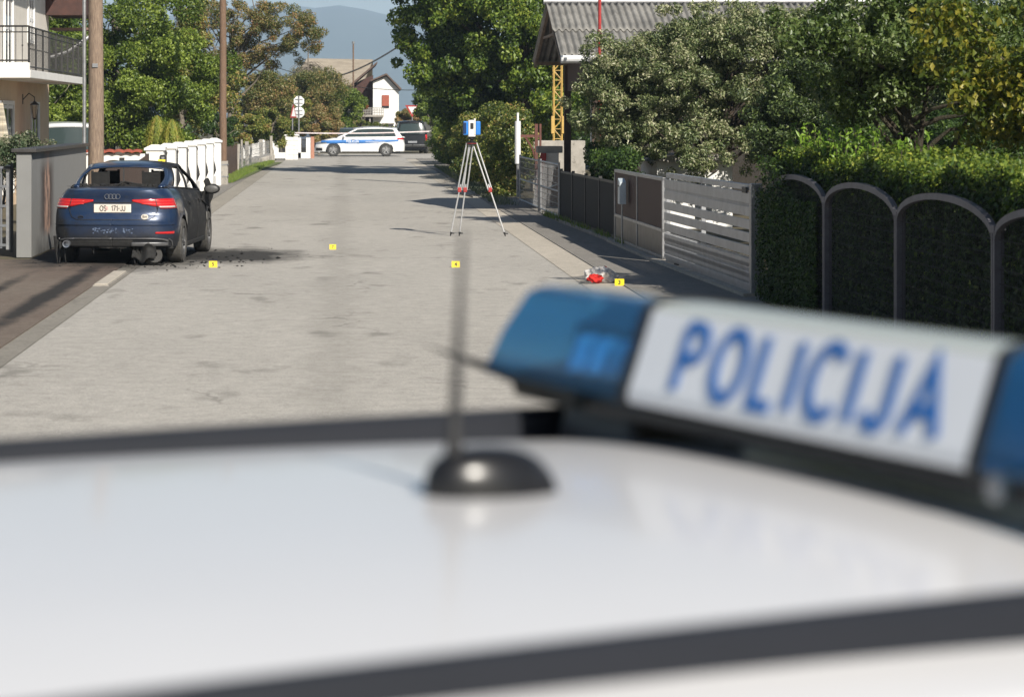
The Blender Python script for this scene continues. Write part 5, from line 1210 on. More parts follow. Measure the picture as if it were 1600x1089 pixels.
# real tripods spread about the centre: one leg comes forward-left, one right, one back
def leg(fx, fy, hx):
    foot = Vector((fx, fy, 0)); top = Vector((hx, fy*.05, 1.66)); d = (foot-top); side = Vector((0,1,0)).cross(d).normalized()*.035
    k = .50; jt = top+d*k
    mb = MB()
    for s_ in (-1, 1): mb.tube([top+side*s_, jt+side*s_*.9], .0135, 8)
    lg = mb.build('leg', m_alu, t, smooth=True)
    mb = MB(); mb.tube([jt-d*.06, foot-d*.03], .014, 8); mb.build('lower_tube', m_alu, lg, smooth=True)
    mb = MB(); mb.box(jt, (.065,.05,.085), rz=0); mb.build('clamp', m_red, lg, bevel=.01)
    mb = MB(); mb.tube([foot-d*.045, foot], [.022,.006], 8); mb.box(foot-d*.03+Vector((.03,0,0)), (.06,.03,.02)); mb.build('foot', m_black, lg)
leg(-.385,-.05,-.055); leg(.60,-.12,.055); leg(-.225,-.02+.0,-.01)
mb = MB(); mb.lathe([(.0,1.63),(.085,1.64),(.09,1.68),(.03,1.70),(.03,1.73),(.06,1.74),(.06,1.78),(0,1.78)], 20); mb.build('head', m_black, t, smooth=40)
mb = MB(); mb.lathe([(.09,1.655),(.095,1.66),(.09,1.665)], 20); mb.build('red_ring', m_red, t)
mb = MB(); mb.tube([(-.28,0,.76),(-.03,0,.73),(.27,-.04,.75)], .008, 6); mb.tube([(-.2,0,.755),(.02,.0,.70)], .014, 6); mb.build('spreader', m_black, t)
t = thing('laser_scanner', 'blue and white laser scanner mounted on top of the tripod', 'scanner', (tx, ty, 1.78))
mb = MB(); 
def rb_box(mb, x0, x1, y0, y1, z0, z1): mb.b2((x0,y0,z0),(x1,y1,z1))
mb = MB(); rb_box(mb,-.065,.065,-.10,.10,.0,.30); mb.build('body', m_pvc, t, bevel=.015)
m_sblue = M('scanner_blue', (.03,.20,.60), (.025,.17,.52), 4, .35, 0)
for s_ in (-1, 1): mb = MB(); rb_box(mb,.066*s_,.155*s_,-.095,.095,.03,.28); mb.build('side_case', m_sblue, t, bevel=.02)
mb = MB(); rb_box(mb,-.158,-.10,-.098,.06,.05,.26); mb.build('battery', M('dark_blue_panel',(.01,.03,.10),None,4,.3,0), t, bevel=.01)
mb = MB(); rb_box(mb,-.03,.028,-.115,-.08,.14,.25); mb.build('mirror_window', m_black, t, bevel=.012)
mb = MB(); rb_box(mb,.035,.066,-.108,.1,.03,.33); mb.build('cheek', m_offwhite, t, bevel=.01)
mb = MB(); mb.box((0,-.102,.06),(.014,.004,.014)); mb.build('logo_dot', m_sblue, t)

def marker(px, py, num, label, pos=None, size=.088, rz=0):
    p = Vector(pos) if pos else at(px, py)
    t = thing('evidence_marker', label, 'marker', p, rz, 'yellow numbered evidence markers')
    h, w, d = size, size*1.32, size*.5
    mb = MB(); mb.add([(-w/2,-d/2,0),(w/2,-d/2,0),(w/2,-.004,h),(-w/2,-.004,h),(-w/2,d/2,0),(w/2,d/2,0),(w/2,.004,h),(-w/2,.004,h)], [(0,1,2,3),(5,4,7,6),(3,2,6,7)]); mb.build('board', m_yel, t, solid=.004)
    a = math.atan2(h, d/2); T = basis((1,0,0),(0,math.cos(a),math.sin(a)),(0,-math.sin(a),math.cos(a)),(0,-d*.25-.005,h*.5))
    text(t, 'number', num, m_ink, size*.82, T, .001, .002)
    mb = MB(); mb.box((0,-d*.5+.006,.012),(w*.8,.004,.006)); mb.build('ruler_edge', m_ink, t)
    return t
marker(712, 418, '4', 'yellow evidence marker 4 alone in the middle of the road')
marker(968, 447, '3', 'yellow evidence marker 3 beside the red and white bundle', rz=R(-12))
marker(520, 390, '7', 'yellow evidence marker 7 on the road centre, farthest of those lying on the asphalt', size=.08)
marker(333, 418, '5', 'yellow evidence marker standing in the soot right of the burnt car')
marker(0, 0, '6', 'yellow evidence marker 6 fixed to the first white pillar above the burnt car roof', pos=(-4.33,57.235,1.00), size=.13)

# red and white bundle by marker 3
p = at(932, 443)
t = thing('clothing_bundle', 'crumpled bundle of red and white clothing by marker 3 on the channel', 'clothing', p)
m_redcloth = M('red_cloth', (.55,.018,.012), (.42,.012,.01), 20, .85, .3); m_whitecloth = M('white_cloth', (.78,.74,.70), (.42,.39,.36), 14, .9, .4)
def crumple(c, r, sq, mat, name, seed):
    random.seed(seed); mb = MB(); ph = [random.uniform(0,6) for _ in range(6)]
    def fn(u, v):
        a, th = 2*math.pi*u, math.pi*v; k = 1+.13*math.sin(3*a+ph[0]+4*th)+.10*math.sin(7*a+ph[1]-5*th)+.06*math.sin(13*a+ph[2]+9*th)
        return (c[0]+r*k*sq[0]*math.sin(th)*math.cos(a), c[1]+r*k*sq[1]*math.sin(th)*math.sin(a), max(.006, c[2]+r*k*sq[2]*math.cos(th)))
    mb.grid(fn, 40, 20); return mb.build(name, mat, t, smooth='all')
crumple((.06,.10,.085), .150, (1.35,.9,.70), m_whitecloth, 'white_cloth', 3); crumple((-.03,-.10,.065), .088, (1.1,.8,.62), m_redcloth, 'red_cloth', 5)
crumple((.14,.34,.10), .08, (.8,.8,1.1), m_redcloth, 'red_cloth', 9); crumple((.17,.04,.045), .09, (1.1,.6,.5), m_whitecloth, 'white_sleeve', 11); crumple((-.13,-.12,.015), .08, (1.3,.5,.25), M('grey_cloth',(.08,.075,.07),None,20,.9,.3), 'dark_cloth', 12)
random.seed(21)
# barrier tape and overhead wires
t = thing('tape_post', 'short pale post holding the right end of the barrier tape in the bushes', 'post', (atY(697,245,124).x,124,0))
mb = MB(); mb.tube([(0,0,0),(0,0,1.45)], .03, 8); mb.build('shaft', m_pvc, t)
a_, c_ = atY(408,207.5,126), atY(697,205.5,124); mb = MB()
mb.grid(lambda u, v: (a_.x+(c_.x-a_.x)*u, a_.y+(c_.y-a_.y)*u-.0, a_.z+(c_.z-a_.z)*u-.10*math.sin(math.pi*u)+(.055*v)+.0), 60, 1)
tag(mb.build('barrier_tape', M('white_tape',(.82,.80,.80),(.75,.60,.60),3,.4,0), solid=.002), 'white barrier tape stretched across the far end of the road', 'tape')
def wire(name, label, pts, r=.012):
    a, c = pts; mb = MB(); mb.tube([Vector(a).lerp(Vector(c), i/24)-Vector((0,0,1.1*math.sin(math.pi*i/24)*r/.012*.35)) for i in range(25)], r, 5); tag(mb.build(name, m_iron), label, 'cable')
wire('overhead_cable', 'thin overhead cable crossing in front of the blue hill, upper one', (atY(380,103,150), atY(640,62,150)), .05)
wire('overhead_cable', 'fainter overhead cable running low over the pale tan roof', (atY(400,95,155), atY(700,140,150)), .022)
t = thing('utility_pole', 'distant thin pole left of the white gabled house', 'utility pole', (atY(552,240,160).x,160,0))
mb = MB(); mb.tube([(0,0,0),(0,0,7.0)], .05, 8); mb.build('pole', m_wood2, t)
mb = MB(); mb.tube([(0,0,6.9),(0,0,7.05)], .09, 8); mb.build('cap', m_galv, t)
t = thing('road_sign', 'small red-rimmed triangular sign in the trees right of the white house', 'road sign', (atY(644,240,155).x,155,0))
mb = MB(); mb.tube([(0,0,0),(0,0,2.6)], .04, 8); mb.build('pole', m_galv, t)
T = Matrix.Translation((0,-.05,2.5)) @ Matrix.Rotation(R(90),4,'X')
mb = MB(); mb.prism([(-.45,.35),(.45,.35),(0,-.42)], 2, -.01, .01, T=T); d = mb.build('board', m_red, t)
mb = MB(); mb.prism([(-.27,.25),(.27,.25),(0,-.22)], 2, .011, .015, T=T); mb.build('field', m_signback, d)

# ============================================================= vegetation
lf_green = leafmat('mid_green_leaf', [(.035,.065,.012),(.10,.155,.022),(.19,.255,.038),(.32,.39,.07)])
lf_dark = leafmat('dark_green_leaf', [(.016,.036,.010),(.032,.065,.015),(.06,.11,.022),(.12,.18,.035)])
lf_walnut = leafmat('walnut_leaf', [(.03,.06,.010),(.065,.115,.016),(.12,.185,.025),(.22,.29,.04),(.36,.40,.07)])
lf_apple = leafmat('grey_green_leaf', [(.035,.055,.022),(.075,.105,.038),(.15,.19,.075),(.28,.30,.15),(.44,.42,.28)], .25, .42)
lf_apple2 = leafmat('mid_apple_leaf', [(.02,.035,.012),(.05,.08,.024),(.11,.155,.045),(.20,.25,.08)], .25, .45)
lf_laurel = leafmat('glossy_hedge_leaf', [(.020,.036,.010),(.05,.095,.016),(.11,.165,.028),(.23,.28,.045),(.36,.38,.06)], .3, .42, .3)
lf_fresh = leafmat('fresh_yellow_green_leaf', [(.10,.19,.02),(.18,.30,.035),(.30,.44,.06)], .45, .35)
lf_autumn = leafmat('autumn_leaf', [(.06,.09,.02),(.13,.145,.035),(.23,.20,.07),(.34,.25,.11),(.36,.18,.08)], .3)
lf_yellow = leafmat('yellowing_leaf', [(.05,.08,.012),(.11,.145,.018),(.22,.21,.025),(.38,.32,.05)], .35)
lf_thuja = leafmat('golden_thuja_leaf', [(.10,.14,.015),(.20,.24,.03),(.32,.32,.05),(.24,.15,.04)], .25, .6)
lf_mix = leafmat('mixed_bush_leaf', [(.035,.065,.014),(.09,.13,.025),(.19,.22,.045),(.36,.34,.09),(.34,.20,.08)], .35)
lf_spruce = leafmat('spruce_needle', [(.035,.055,.022),(.085,.10,.035),(.17,.155,.07),(.24,.19,.11)], .1, .7)
lf_rose = leafmat('dull_rose_leaf', [(.04,.07,.03),(.09,.12,.06),(.18,.2,.12),(.30,.28,.2)], .3)

# ---- left
tree('leafy_tree', 'broad bright green tree behind the thuja bushes and white wall', 'tree', (-8.2,84,0), (-8.0,84,5.5), .2, [(-7.2,82,3.6,3.3,2.2,2.8,3),(-8.6,83,6.2,3.0,2.0,2.6,2),(-6.2,81,2.6,1.9,1.5,1.9,1.4),(-9.4,80,3.0,1.6,1.6,2.2,1)], 210, (.32,.62), 95000, .115, .07, lf_green, m_greybark, nb=24, tb=.5)
tree('leafy_tree', 'dark green tree between the balcony house and the thick pole', 'tree', (-10.5,92,0), (-10.5,92,5), .2, [(-10.8,90,3.5,2.6,2.2,3.2,3),(-12.5,91,6,2.5,2,2.6,2)], 90, (.4,.7), 32000, .14, .08, lf_dark, m_greybark, nb=14, tb=.55)
# autumn tree, sparse reaching over the road
tree('autumn_tree', 'thin-leaved brown and yellow tree reaching over the road toward the blue hill', 'tree', (-5.6,112,0), (-5.0,112,6.0), .2, [(-4.3,111.5,4.7,1.5,1.5,.9,.8),(-2.6,111,5.3,1.6,1.5,.7,.5),(-6.2,112,6.6,3.4,2.6,2.6,3),(-3.6,111,6.1,2.6,2.2,1.3,1.2),(-1.7,110,6.0,1.9,1.6,.9,.55),(-7.6,110,4.0,2.4,2.2,2.4,2.2)], 250, (.16,.42), 50000, .10, .055, lf_autumn, m_greybark, nb=60, tb=.42, tv=.3, shell=.2, jit=.8)
tree('autumn_tree', 'rusty-leaved bushy tree behind the slim pole', 'tree', (-6.6,96,0), (-6.4,96,4.0), .16, [(-6.2,96,3.6,1.7,1.6,2.6,2),(-5.2,97,2.6,1.3,1.2,1.7,1.2),(-6.8,95,6.2,1.6,1.4,1.6,1)], 90, (.25,.5), 26000, .12, .07, lf_mix, m_greybark, nb=30, tb=.55, tv=.28)
# golden thujas
def thuja(x, y, h, r, label):
    t = thing('thuja_bush', label, 'bush', (x,y,0), 0, 'golden thuja bushes behind the white wall')
    mb = MB(); mb.tube([(0,0,0),(0,0,h*.8)], [.05,.015], 8); mb.build('trunk', m_bark, t)
    n = 15000; z = rng.uniform(0,1,n)**.8; a = rng.uniform(0,2*math.pi,n); rr = r*np.sqrt(np.maximum(0,1-z**1.7))*(1+.14*np.sin(a*5+z*3)+.1*np.sin(a*11))*rng.uniform(.75,1.03,n)
    P = np.stack([rr*np.cos(a), rr*np.sin(a), z*h], 1); N = np.stack([np.cos(a), np.sin(a), np.full(n,.3)], 1)
    V, F = leaves(P, N, .09, .022, -1.4, .35); tt = np.clip(.45+.25*np.sin(a*5)+rng.normal(0,.2,n),0,1)
    npmesh('foliage', V, F, lf_thuja, t, np.repeat(tt,2))
thuja(-5.15,66.5,2.14,.50,'left golden thuja with a reddish side'); thuja(-4.72,66.2,2.04,.46,'right golden thuja, broader and rounder')
# shrubs by the roughcast wall
tree('rose_shrub', 'dark leafy shrub in the garden behind the roughcast wall', 'shrub', (-5.75,43.5,0), (-5.7,43.5,1.2), .03, [(-5.7,43.6,1.55,.30,.35,.42,2),(-5.9,43.6,1.4,.4,.3,.4,1)], 26, (.12,.2), 4200, .065, .035, lf_rose, m_bark, nb=16, tb=.3)
tree('rose_shrub', 'pale dusty shrub left of the dark one behind the roughcast wall', 'shrub', (-6.35,44.5,0), (-6.3,44.5,1.0), .03, [(-6.35,44.5,1.45,.35,.35,.35,2),(-5.25,43.4,1.5,.22,.3,.3,1)], 30, (.1,.2), 3600, .06, .032, lf_rose, m_bark, nb=18, tb=.65)
t = thing('palm_plant', 'spiky palm-like plant at the left edge beside the roughcast wall', 'plant', (-5.52,38.2,0))
mb = MB(); mb.tube([(0,0,0),(0,0,1.15)], [.06,.05], 8); mb.build('stem', m_bark, t)
mb = MB()
for k in range(34):
    a = random.uniform(0,2*math.pi); l = random.uniform(.35,.6); el_ = random.uniform(-.5,1.2); p0 = Vector((0,0,1.15)); pp = []
    for q in range(6):
        u = q/5; pp.append(p0+Vector((math.cos(a)*l*u*math.cos(el_), math.sin(a)*l*u*math.cos(el_), l*u*math.sin(el_)-.22*u*u)))
    w = Vector((-math.sin(a),math.cos(a),0))*.014
    for q in range(5): mb.add([pp[q]-w*(1-q/5), pp[q]+w*(1-q/5), pp[q+1]+w*(1-(q+1)/5.001), pp[q+1]-w*(1-(q+1)/5.001)], [(0,1,2,3)])
mb.build('fronds', M('palm_green',(.10,.16,.03),(.05,.09,.02),8,.5,0), t)
# a ragged cream patio parasol at the very edge
t = thing('parasol', 'folded cream striped parasol at the far left edge in front of the house', 'parasol', (-7.75,54.6,0))
mb = MB(); mb.tube([(0,0,0),(0,0,2.5)], .025, 8); mb.build('pole', m_galv, t)
mb = MB(); mb.grid(lambda u, v: ((.05+.24*v)*(1+.18*math.cos(u*2*math.pi*8))*math.cos(u*2*math.pi), (.05+.24*v)*(1+.18*math.cos(u*2*math.pi*8))*math.sin(u*2*math.pi), 2.45-1.7*v), 64, 6); mb.build('canopy', M('cream_stripe_cloth',(.62,.56,.44),(.12,.11,.09),1.2,.9,.1,sc=(.3,.3,6)), t)

# ---- far left bushes and trees
def bush(label, px, py0, py1, Y, wpx, mat, n, L, name='garden_bush', cat='bush', tb=.5, ncl=40, depth=1.2, bark=None, group=None):
    s = 3800/Y; x = (px-540)/s; z0 = max(.0, CAMH-(py1-182)/s); z1 = CAMH-(py0-182)/s; rx = wpx/s/2
    e = [(x,Y,(z0+z1)/2,rx*.82,depth,(z1-z0)/2*.85,1)]
    return tree(name, label, cat, (x,Y,0), (x,Y,z0+(z1-z0)*.6), .06, e, ncl, (min(rx,(z1-z0)/2)*.16, min(rx,(z1-z0)/2)*.34), n, L, L*.55, mat, bark or m_greybark, nb=14, tb=tb, zmin=.03)
bush('low reddish bush behind the pale fence posts', 385, 172, 238, 104, 90, lf_mix, 14000, .11, tb=.6)
bush('green bush with red berries behind the low wall', 425, 165, 232, 118, 90, lf_mix, 12000, .12, tb=.4)
bush('yellow-brown climbing bush above the road signs', 415, 105, 200, 128, 110, lf_autumn, 22000, .13, tb=.38, ncl=80)
bush('brown autumn shrub right of the round road signs', 498, 160, 228, 134, 84, lf_autumn, 16000, .13, tb=.55)
bush('rounded green tree beside the brown boarded house', 524, 118, 205, 150, 104, lf_green, 30000, .15, name='garden_tree', cat='tree', tb=.5, ncl=70, depth=1.8)
bush('tall green and brown tree left of the signs', 440, 122, 215, 140, 116, lf_mix, 26000, .14, name='garden_tree', cat='tree', tb=.45, ncl=60)
bush('dark bush between the slim pole and the board fence', 345, 165, 245, 88, 60, lf_dark, 9000, .10, tb=.4)
bush('low leafy shrub under the brown house balcony', 560, 186, 206, 168, 60, lf_mix, 6000, .15, tb=.4)
bush('autumn bush with red leaves right of the white house', 640, 165, 205, 165, 46, lf_autumn, 9000, .16, tb=.6)
bush('red flowering bush at the balcony of the brown house', 566, 160, 172, 171, 26, leafmat('red_flower',[(.05,.09,.02),(.12,.14,.03),(.5,.06,.03)],.2), 1800, .16, tb=.6, ncl=20, depth=.5)
bush('green tree right of the autumn bush, under the walnut', 675, 130, 205, 150, 70, lf_green, 15000, .16, name='garden_tree', cat='tree', tb=.4, ncl=60)
bush('tall olive-brown tree with hanging foliage behind the signs', 492, 100, 195, 146, 110, lf_autumn, 24000, .12, name='garden_tree', cat='tree', tb=.3, ncl=110, depth=1.6)
bush('light green hedge tree between the boarded house and far police car', 590, 188, 212, 150, 70, lf_mix, 7000, .13, tb=.35)
# drooping spruce
t = thing('drooping_spruce', 'drooping brownish spruce behind the road signs', 'tree', (-2.4,156,0))
mb = MB(); mb.tube([(0,0,0),(0,0,6.4)], [.16,.03], 8); P = []; 
for k in range(210):
    z = random.uniform(1.5,5.6); a = random.uniform(0,2*math.pi); l = (6.9-z)*.50+.6; e = Vector((math.cos(a)*l, math.sin(a)*l*.6, z-.28*l)); mb.tube([(0,0,z), Vector((math.cos(a)*l*.5, math.sin(a)*l*.3, z+.05*l)), e], [.03,.02,.006], 5, cap=False)
    for q in range(9):
        u = random.uniform(.25,1); c = Vector((0,0,z)).lerp(e, u)
        for w in range(34): P.append((c.x+random.gauss(0,.05), c.y+random.gauss(0,.05), c.z-random.uniform(0,.75)))
mb.build('trunk', m_greybark, t); P = np.array(P); V, F = leaves(P, np.tile([0,-1,.2],(len(P),1)), .13, .028, 1.6, .6); npmesh('crown', V, F, lf_spruce, t, np.repeat(np.clip(rng.normal(.5,.3,len(P)),0,1),2))
# skyline woods behind everything
def wood(name, x0, x1, Y, h, n, mat, L, label):
    g = np.random.default_rng(3); x = g.uniform(x0,x1,n); hh = h*(.8+.2*np.sin(x*.35)+.13*np.sin(x*1.1+1)+.07*np.sin(x*2.7)); z = hh*g.uniform(0,1,n)**.7; y = Y+g.uniform(0,3,n)+1.2*np.sin(x*1.9+z)
    V, F = leaves(np.stack([x,y,z],1), np.tile([0,-.8,.5],(n,1)), L, L*.6, .2, .7); o = npmesh(name, V, F, mat, None, np.repeat(np.clip(.5+.25*np.sin(x*1.3+z*1.1)+g.normal(0,.2,n),0,1),2)); tag(o, label, 'woodland', kind='stuff')
wood('far_wood', -60, -13, 215, 7.5, 60000, lf_dark, .38, 'distant belt of trees behind the houses on the left')
wood('far_wood', 7, 75, 190, 7, 60000, lf_dark, .38, 'distant belt of trees behind the houses on the right')

# grass on the left verge
def grass(name, poly_fn, n, label, h=.07, mat=None):
    g = np.random.default_rng(5); u = g.uniform(0,1,n); v = g.uniform(0,1,n); P = np.array([poly_fn(a,c) for a,c in zip(u,v)]); k = np.sin(P[:,0]*5)+np.sin(P[:,1]*2.1)+g.normal(0,.6,n) > -.7; P = P[k]; n = len(P)
    a = g.uniform(0,2*math.pi,n); hh = h*g.uniform(.5,1.5,n); w = np.stack([np.cos(a),np.sin(a),np.zeros(n)],1)*.008; tip = P+np.stack([g.normal(0,.3,n)*hh,g.normal(0,.3,n)*hh,hh],1)
    V = np.stack([P-w, P+w, tip+w*.2, tip-w*.2],1).reshape(-1,3); F = np.arange(n*4).reshape(-1,4); o = npmesh(name, V, F, mat, None, np.clip(g.normal(.5,.25,n),0,1)); tag(o, label, 'grass', kind='stuff')
lf_grass = leafmat('verge_grass', [(.06,.10,.015),(.12,.20,.03),(.22,.30,.05),(.30,.27,.10)], .3, .6)
mb = MB(); mb.add([(-4.6,78,.034),(-3.62,78,.034),(-3.45,84,.034),(-3.3,96,.034),(-2.9,112,.034),(-4.6,112,.034)], [(0,1,2,3,4,5)]); tag(mb.build('lawn', M('green_verge_soil',(.10,.15,.03),(.12,.12,.05),3,.95,.3)), kind='structure')
grass('verge_grass', lambda u, v: (-4.6+(1.0+.5*max(0,(v-.3)))*u, 77.5+34*v, .03), 60000, 'short green grass on the verge beyond the slim pole', .09, lf_grass)
grass('bush_grass', lambda u, v: (3.55+.6*u*u+.2*v, 58+45*v, .03), 7000, 'dry grass and weeds at the foot of the right-hand bushes', .07, lf_rose)
grass('gate_weeds', lambda u, v: ((4.22+.28*(1-v)*0+.10*u) + (0.30*(1-v)), 40+12*v, .03), 900, 'scattered weeds at the foot of the black fence', .10, lf_grass)

# ---- right: bush bank beside the road, walnut tree
tree('climbing_bush', 'bank of yellow-green climbing bushes along the right road edge behind the tripod', 'bush', (4.6,76,0), (4.6,76,1.6), .07,
     [(4.55,66,1.35,.62,2.6,.95,2.2),(4.45,73,1.35,.62,4,1.0,3),(4.4,83,1.2,.6,5,1.0,3),(4.5,96,1.0,.8,6,.95,2.5),(4.35,66,.5,.45,3,.55,1.4),(4.3,78,.45,.5,6,.5,1.6)], 260, (.2,.42), 80000, .085, .055, lf_mix, m_bark, nb=60, tb=.4, tv=.27, zmin=.03)
tree('climbing_bush', 'pale green bush at the far right corner by the tape post', 'bush', (4.9,112,0), (4.9,112,1.4), .06, [(4.7,110,1.0,.7,4,1.0,1)], 60, (.25,.5), 15000, .12, .07, lf_green, m_bark, nb=20, tb=.6, zmin=.03)
tree('walnut_tree', 'large dark green walnut tree on the right overhanging the far road', 'tree', (6.6,88,0), (6.3,88,7.5), .34,
     [(5.2,88,5.0,3.6,3.6,2.7,3),(4.3,87,7.6,3.6,3.2,2.4,2.6),(7.6,86,4.2,2.2,3,2.8,2.2),(4.0,88,4.3,2.2,2.0,1.25,1.3),(6.5,88,9.5,4,3.5,2,1.6),(5.0,90,2.6,2.0,2,1.1,1.2)], 560, (.25,.58), 135000, .155, .095, lf_walnut, m_bark, droop=.5, nb=60, tb=.42, tv=.24)
tree('leafy_tree', 'dark tree behind the lattice crane and barn gable', 'tree', (9.4,98,0), (9.4,98,5), .2, [(8.8,97,3.4,2.6,2.2,3.4,3),(12,98,3.6,3,2,3.4,2)], 90, (.4,.8), 30000, .16, .1, lf_dark, m_bark, nb=12, tb=.5)
# ---- right garden trees behind the fences
tree('apple_tree', 'wide grey-green apple tree in front of the corrugated barn roof', 'tree', (7.2,47,0), (7.1,47,2.4), .13,
     [(6.3,46.6,2.75,1.6,1.5,1.15,3),(8.2,47,3.1,1.8,1.5,1.15,3),(7.2,46.5,3.75,1.6,1.3,.62,1.8),(5.2,47,2.35,.95,1.1,.95,1.5),(5.9,46.8,3.35,.9,1,.6,1),(5.15,46.8,3.1,.75,.9,.65,.9),(9.6,46,2.6,1.5,1.2,1.4,2.4),(6.1,46.2,1.65,1.3,1,.7,1.3),(9.0,46.8,3.9,1.2,1,.5,1),(8,46,1.6,1.5,1,.6,1)], 950, (.10,.25), 150000, .08, .032, lf_apple, m_bark, nb=60, tb=.54, tv=.24, droop=-.3, shell=.3)
tree('apple_tree', 'smaller dark tree filling the gap below and right of the wide apple tree', 'tree', (8.7,41,0), (8.7,41,1.9), .10,
     [(8.2,41,2.4,1.3,1.1,1.1,2),(9.6,41,2.6,1.4,1.1,1.2,2),(7.4,40.5,1.9,.8,.8,.7,1)], 330, (.11,.25), 60000, .075, .034, lf_apple2, m_bark, nb=34, tb=.5, tv=.25)
tree('plum_shrub', 'dark rounded shrub hanging over the black fence', 'bush', (5.05,45.5,0), (5.1,45.5,1.2), .05, [(5.0,45.5,1.15,.46,1.8,.45,2),(5.2,47.5,1.35,.5,1,.5,1)], 60, (.14,.26), 14000, .075, .04, lf_dark, m_bark, nb=16, tb=.5, zmin=.05)
tree('pear_tree', 'old pear tree with a leaning mossy forked trunk rising behind the hedge', 'tree', (6.75,27.6,0), (6.2,27.6,2.9), .125,
     [(6.0,27.6,3.1,1.15,1.0,.62,2.2),(6.9,27.5,3.0,1.0,.9,.8,2.2),(5.95,27.8,2.5,.7,.8,.45,1.1),(7.3,27.2,2.35,.6,.8,.5,1)], 170, (.12,.28), 30000, .072, .040, leafmat('pear_leaf',[(.035,.06,.015),(.065,.105,.025),(.12,.17,.045),(.20,.24,.09)],.3,.4), M('mossy_bark',(.055,.042,.028),(.035,.035,.018),9,.95,.8,fine=40,dist=.03), nb=26, tb=.5, jit=.16, shell=.4)
tree('pear_tree', 'tree with large yellowing leaves at the upper right corner', 'tree', (7.4,24.5,0), (7.0,24.5,3.0), .07,
     [(6.55,24,2.5,.55,.8,.75,2),(6.9,23,2.1,.5,.7,.5,1.5),(6.2,24.4,2.9,.5,.6,.5,1.2)], 75, (.12,.26), 7000, .085, .055, lf_yellow, m_bark, nb=26, tb=.42, tv=.26, jit=.12, droop=.6)
tree('garden_tree', 'dense dark green tree behind the pear tree at the right', 'tree', (10.5,36,0), (10.5,36,3), .14,
     [(9.2,36,2.4,1.6,1.2,1.5,3),(11.2,36,2.7,1.8,1.2,1.6,3),(10,36,3.9,2,1.2,.9,2)], 330, (.15,.32), 70000, .08, .040, lf_apple2, m_bark, nb=24, tb=.42, tv=.25)
tree('garden_tree', 'low dark shrubbery behind the clipped hedge', 'tree', (7.6,31,0), (7.6,31,1.2), .06,
     [(6.6,31.5,1.5,.9,1.0,.6,2),(8.2,31,1.7,1.0,1,.7,2)], 90, (.13,.27), 20000, .06, .034, lf_dark, m_bark, nb=12, tb=.5)
# ---- clipped hedge
t = thing('clipped_hedge', 'long clipped laurel hedge with a sunlit top behind the arched fence', 'hedge', (5.6,18,0))
n = 100000; g = rng
y = g.uniform(9.5,28.45,n); wave = .05*np.sin(y*1.7)+.04*np.sin(y*4.1+1)
top = 1.645+wave+.03*g.normal(0,1,n)
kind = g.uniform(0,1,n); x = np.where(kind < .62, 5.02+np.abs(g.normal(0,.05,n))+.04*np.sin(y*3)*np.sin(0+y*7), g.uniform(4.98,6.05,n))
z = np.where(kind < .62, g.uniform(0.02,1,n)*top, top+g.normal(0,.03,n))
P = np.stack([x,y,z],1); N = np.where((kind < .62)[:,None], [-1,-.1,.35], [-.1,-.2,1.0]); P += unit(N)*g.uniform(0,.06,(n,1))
V, F = leaves(P, N, .066, .030, -.5, .65); tt = np.clip(np.where(kind < .62, .12, .52)+g.normal(0,.2,n)*1.0,0,1)  # shade and sun put into the tint: road-face leaves dark, top leaves bright
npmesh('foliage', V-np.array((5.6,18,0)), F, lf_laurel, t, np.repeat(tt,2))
n = 1700; y = np.concatenate([g.uniform(10,28.5,500), g.normal(26.6,1.0,1200)]); y = np.clip(y, 10, 29); 
shoots = []; 
mb = MB()
for k in range(150):
    yy = random.gauss(26.4,1.3) if k < 80 else random.uniform(12,28.5); xx = random.uniform(5.0,5.8); h = random.uniform(.10,.38)*(1.2 if k < 80 else .4); z0 = 1.60
    mb.tube([(xx,yy,z0),(xx+random.gauss(0,.02),yy,z0+h)], .004, 4)
    for q in range(int(6+h*34)): u = random.uniform(.1,1.05); shoots.append((xx+random.gauss(0,.022), yy+random.gauss(0,.022), z0+h*u))
mb.build('shoot_stems', m_bark, t, world=True)
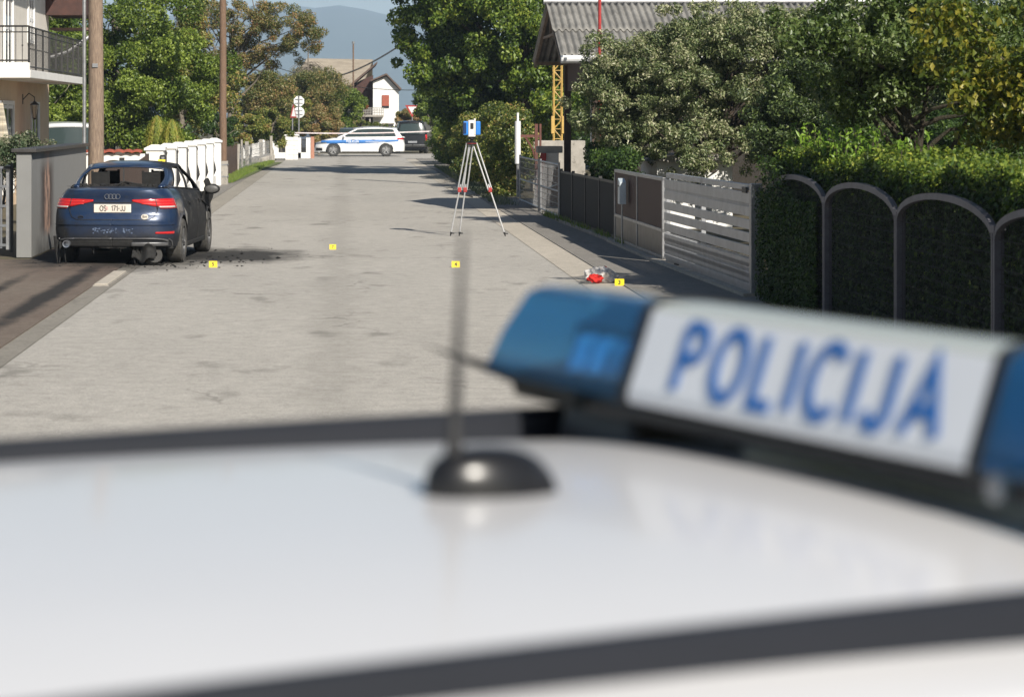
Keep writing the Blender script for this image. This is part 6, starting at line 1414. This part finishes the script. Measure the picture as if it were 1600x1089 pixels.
P = np.array(shoots); V, F = leaves(P, np.tile([0,-.6,.7],(len(P),1)), .085, .03, -1.3, .6); npmesh('fresh_shoots', V-np.array((5.6,18,0)), F, lf_fresh, t, np.repeat(np.clip(rng.normal(.5,.3,len(P)),0,1),2))
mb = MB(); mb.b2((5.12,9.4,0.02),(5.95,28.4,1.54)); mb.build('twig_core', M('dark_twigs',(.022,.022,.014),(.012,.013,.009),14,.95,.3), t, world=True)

# ---------- hedge growth over the first fence panel
n = 9000; y = rng.uniform(25.2,28.4,n); z = rng.uniform(.02,1.25,n)+np.where(rng.uniform(0,1,n) < .3, .45*np.clip((y-26.2)/1.2,0,1), 0); P = np.stack([4.88-rng.uniform(0,.10,n)*np.clip((y-24.8)/2.5,0,1), y, z],1)
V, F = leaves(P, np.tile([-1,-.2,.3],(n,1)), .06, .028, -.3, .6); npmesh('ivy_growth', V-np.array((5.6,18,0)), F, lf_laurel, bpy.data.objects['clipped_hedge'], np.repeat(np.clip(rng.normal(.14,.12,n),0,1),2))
n = 7000; P = np.stack([rng.uniform(5.0,6.05,n), 9.42-rng.uniform(0,.08,n), rng.uniform(.02,1.66,n)],1); V, F = leaves(P, np.tile([0,-1,.3],(n,1)), .066, .03, -.4, .6); npmesh('end_foliage', V-np.array((5.6,18,0)), F, lf_laurel, bpy.data.objects['clipped_hedge'], np.repeat(np.clip(rng.normal(.3,.2,n),0,1),2))
# ---------- haze over the distance
mb = MB(); mb.b2((-2900,-75,-1.2),(2900,8400,340)); hz = mb.build('haze', bpy.data.materials.new('valley_haze')); hm = hz.data.materials[0]; hm.use_nodes = True
hn = hm.node_tree; hn.nodes.clear(); ho = hn.nodes.new('ShaderNodeOutputMaterial'); pv = hn.nodes.new('ShaderNodeVolumePrincipled')
pv.inputs['Color'].default_value = (.58,.77,1,1); pv.inputs['Density'].default_value = .0002; pv.inputs['Anisotropy'].default_value = -.1
hn.links.new(pv.outputs[0], ho.inputs['Volume']); tag(hz, kind='stuff'); hz['label'] = 'thin blue autumn haze lying over the valley and hill'
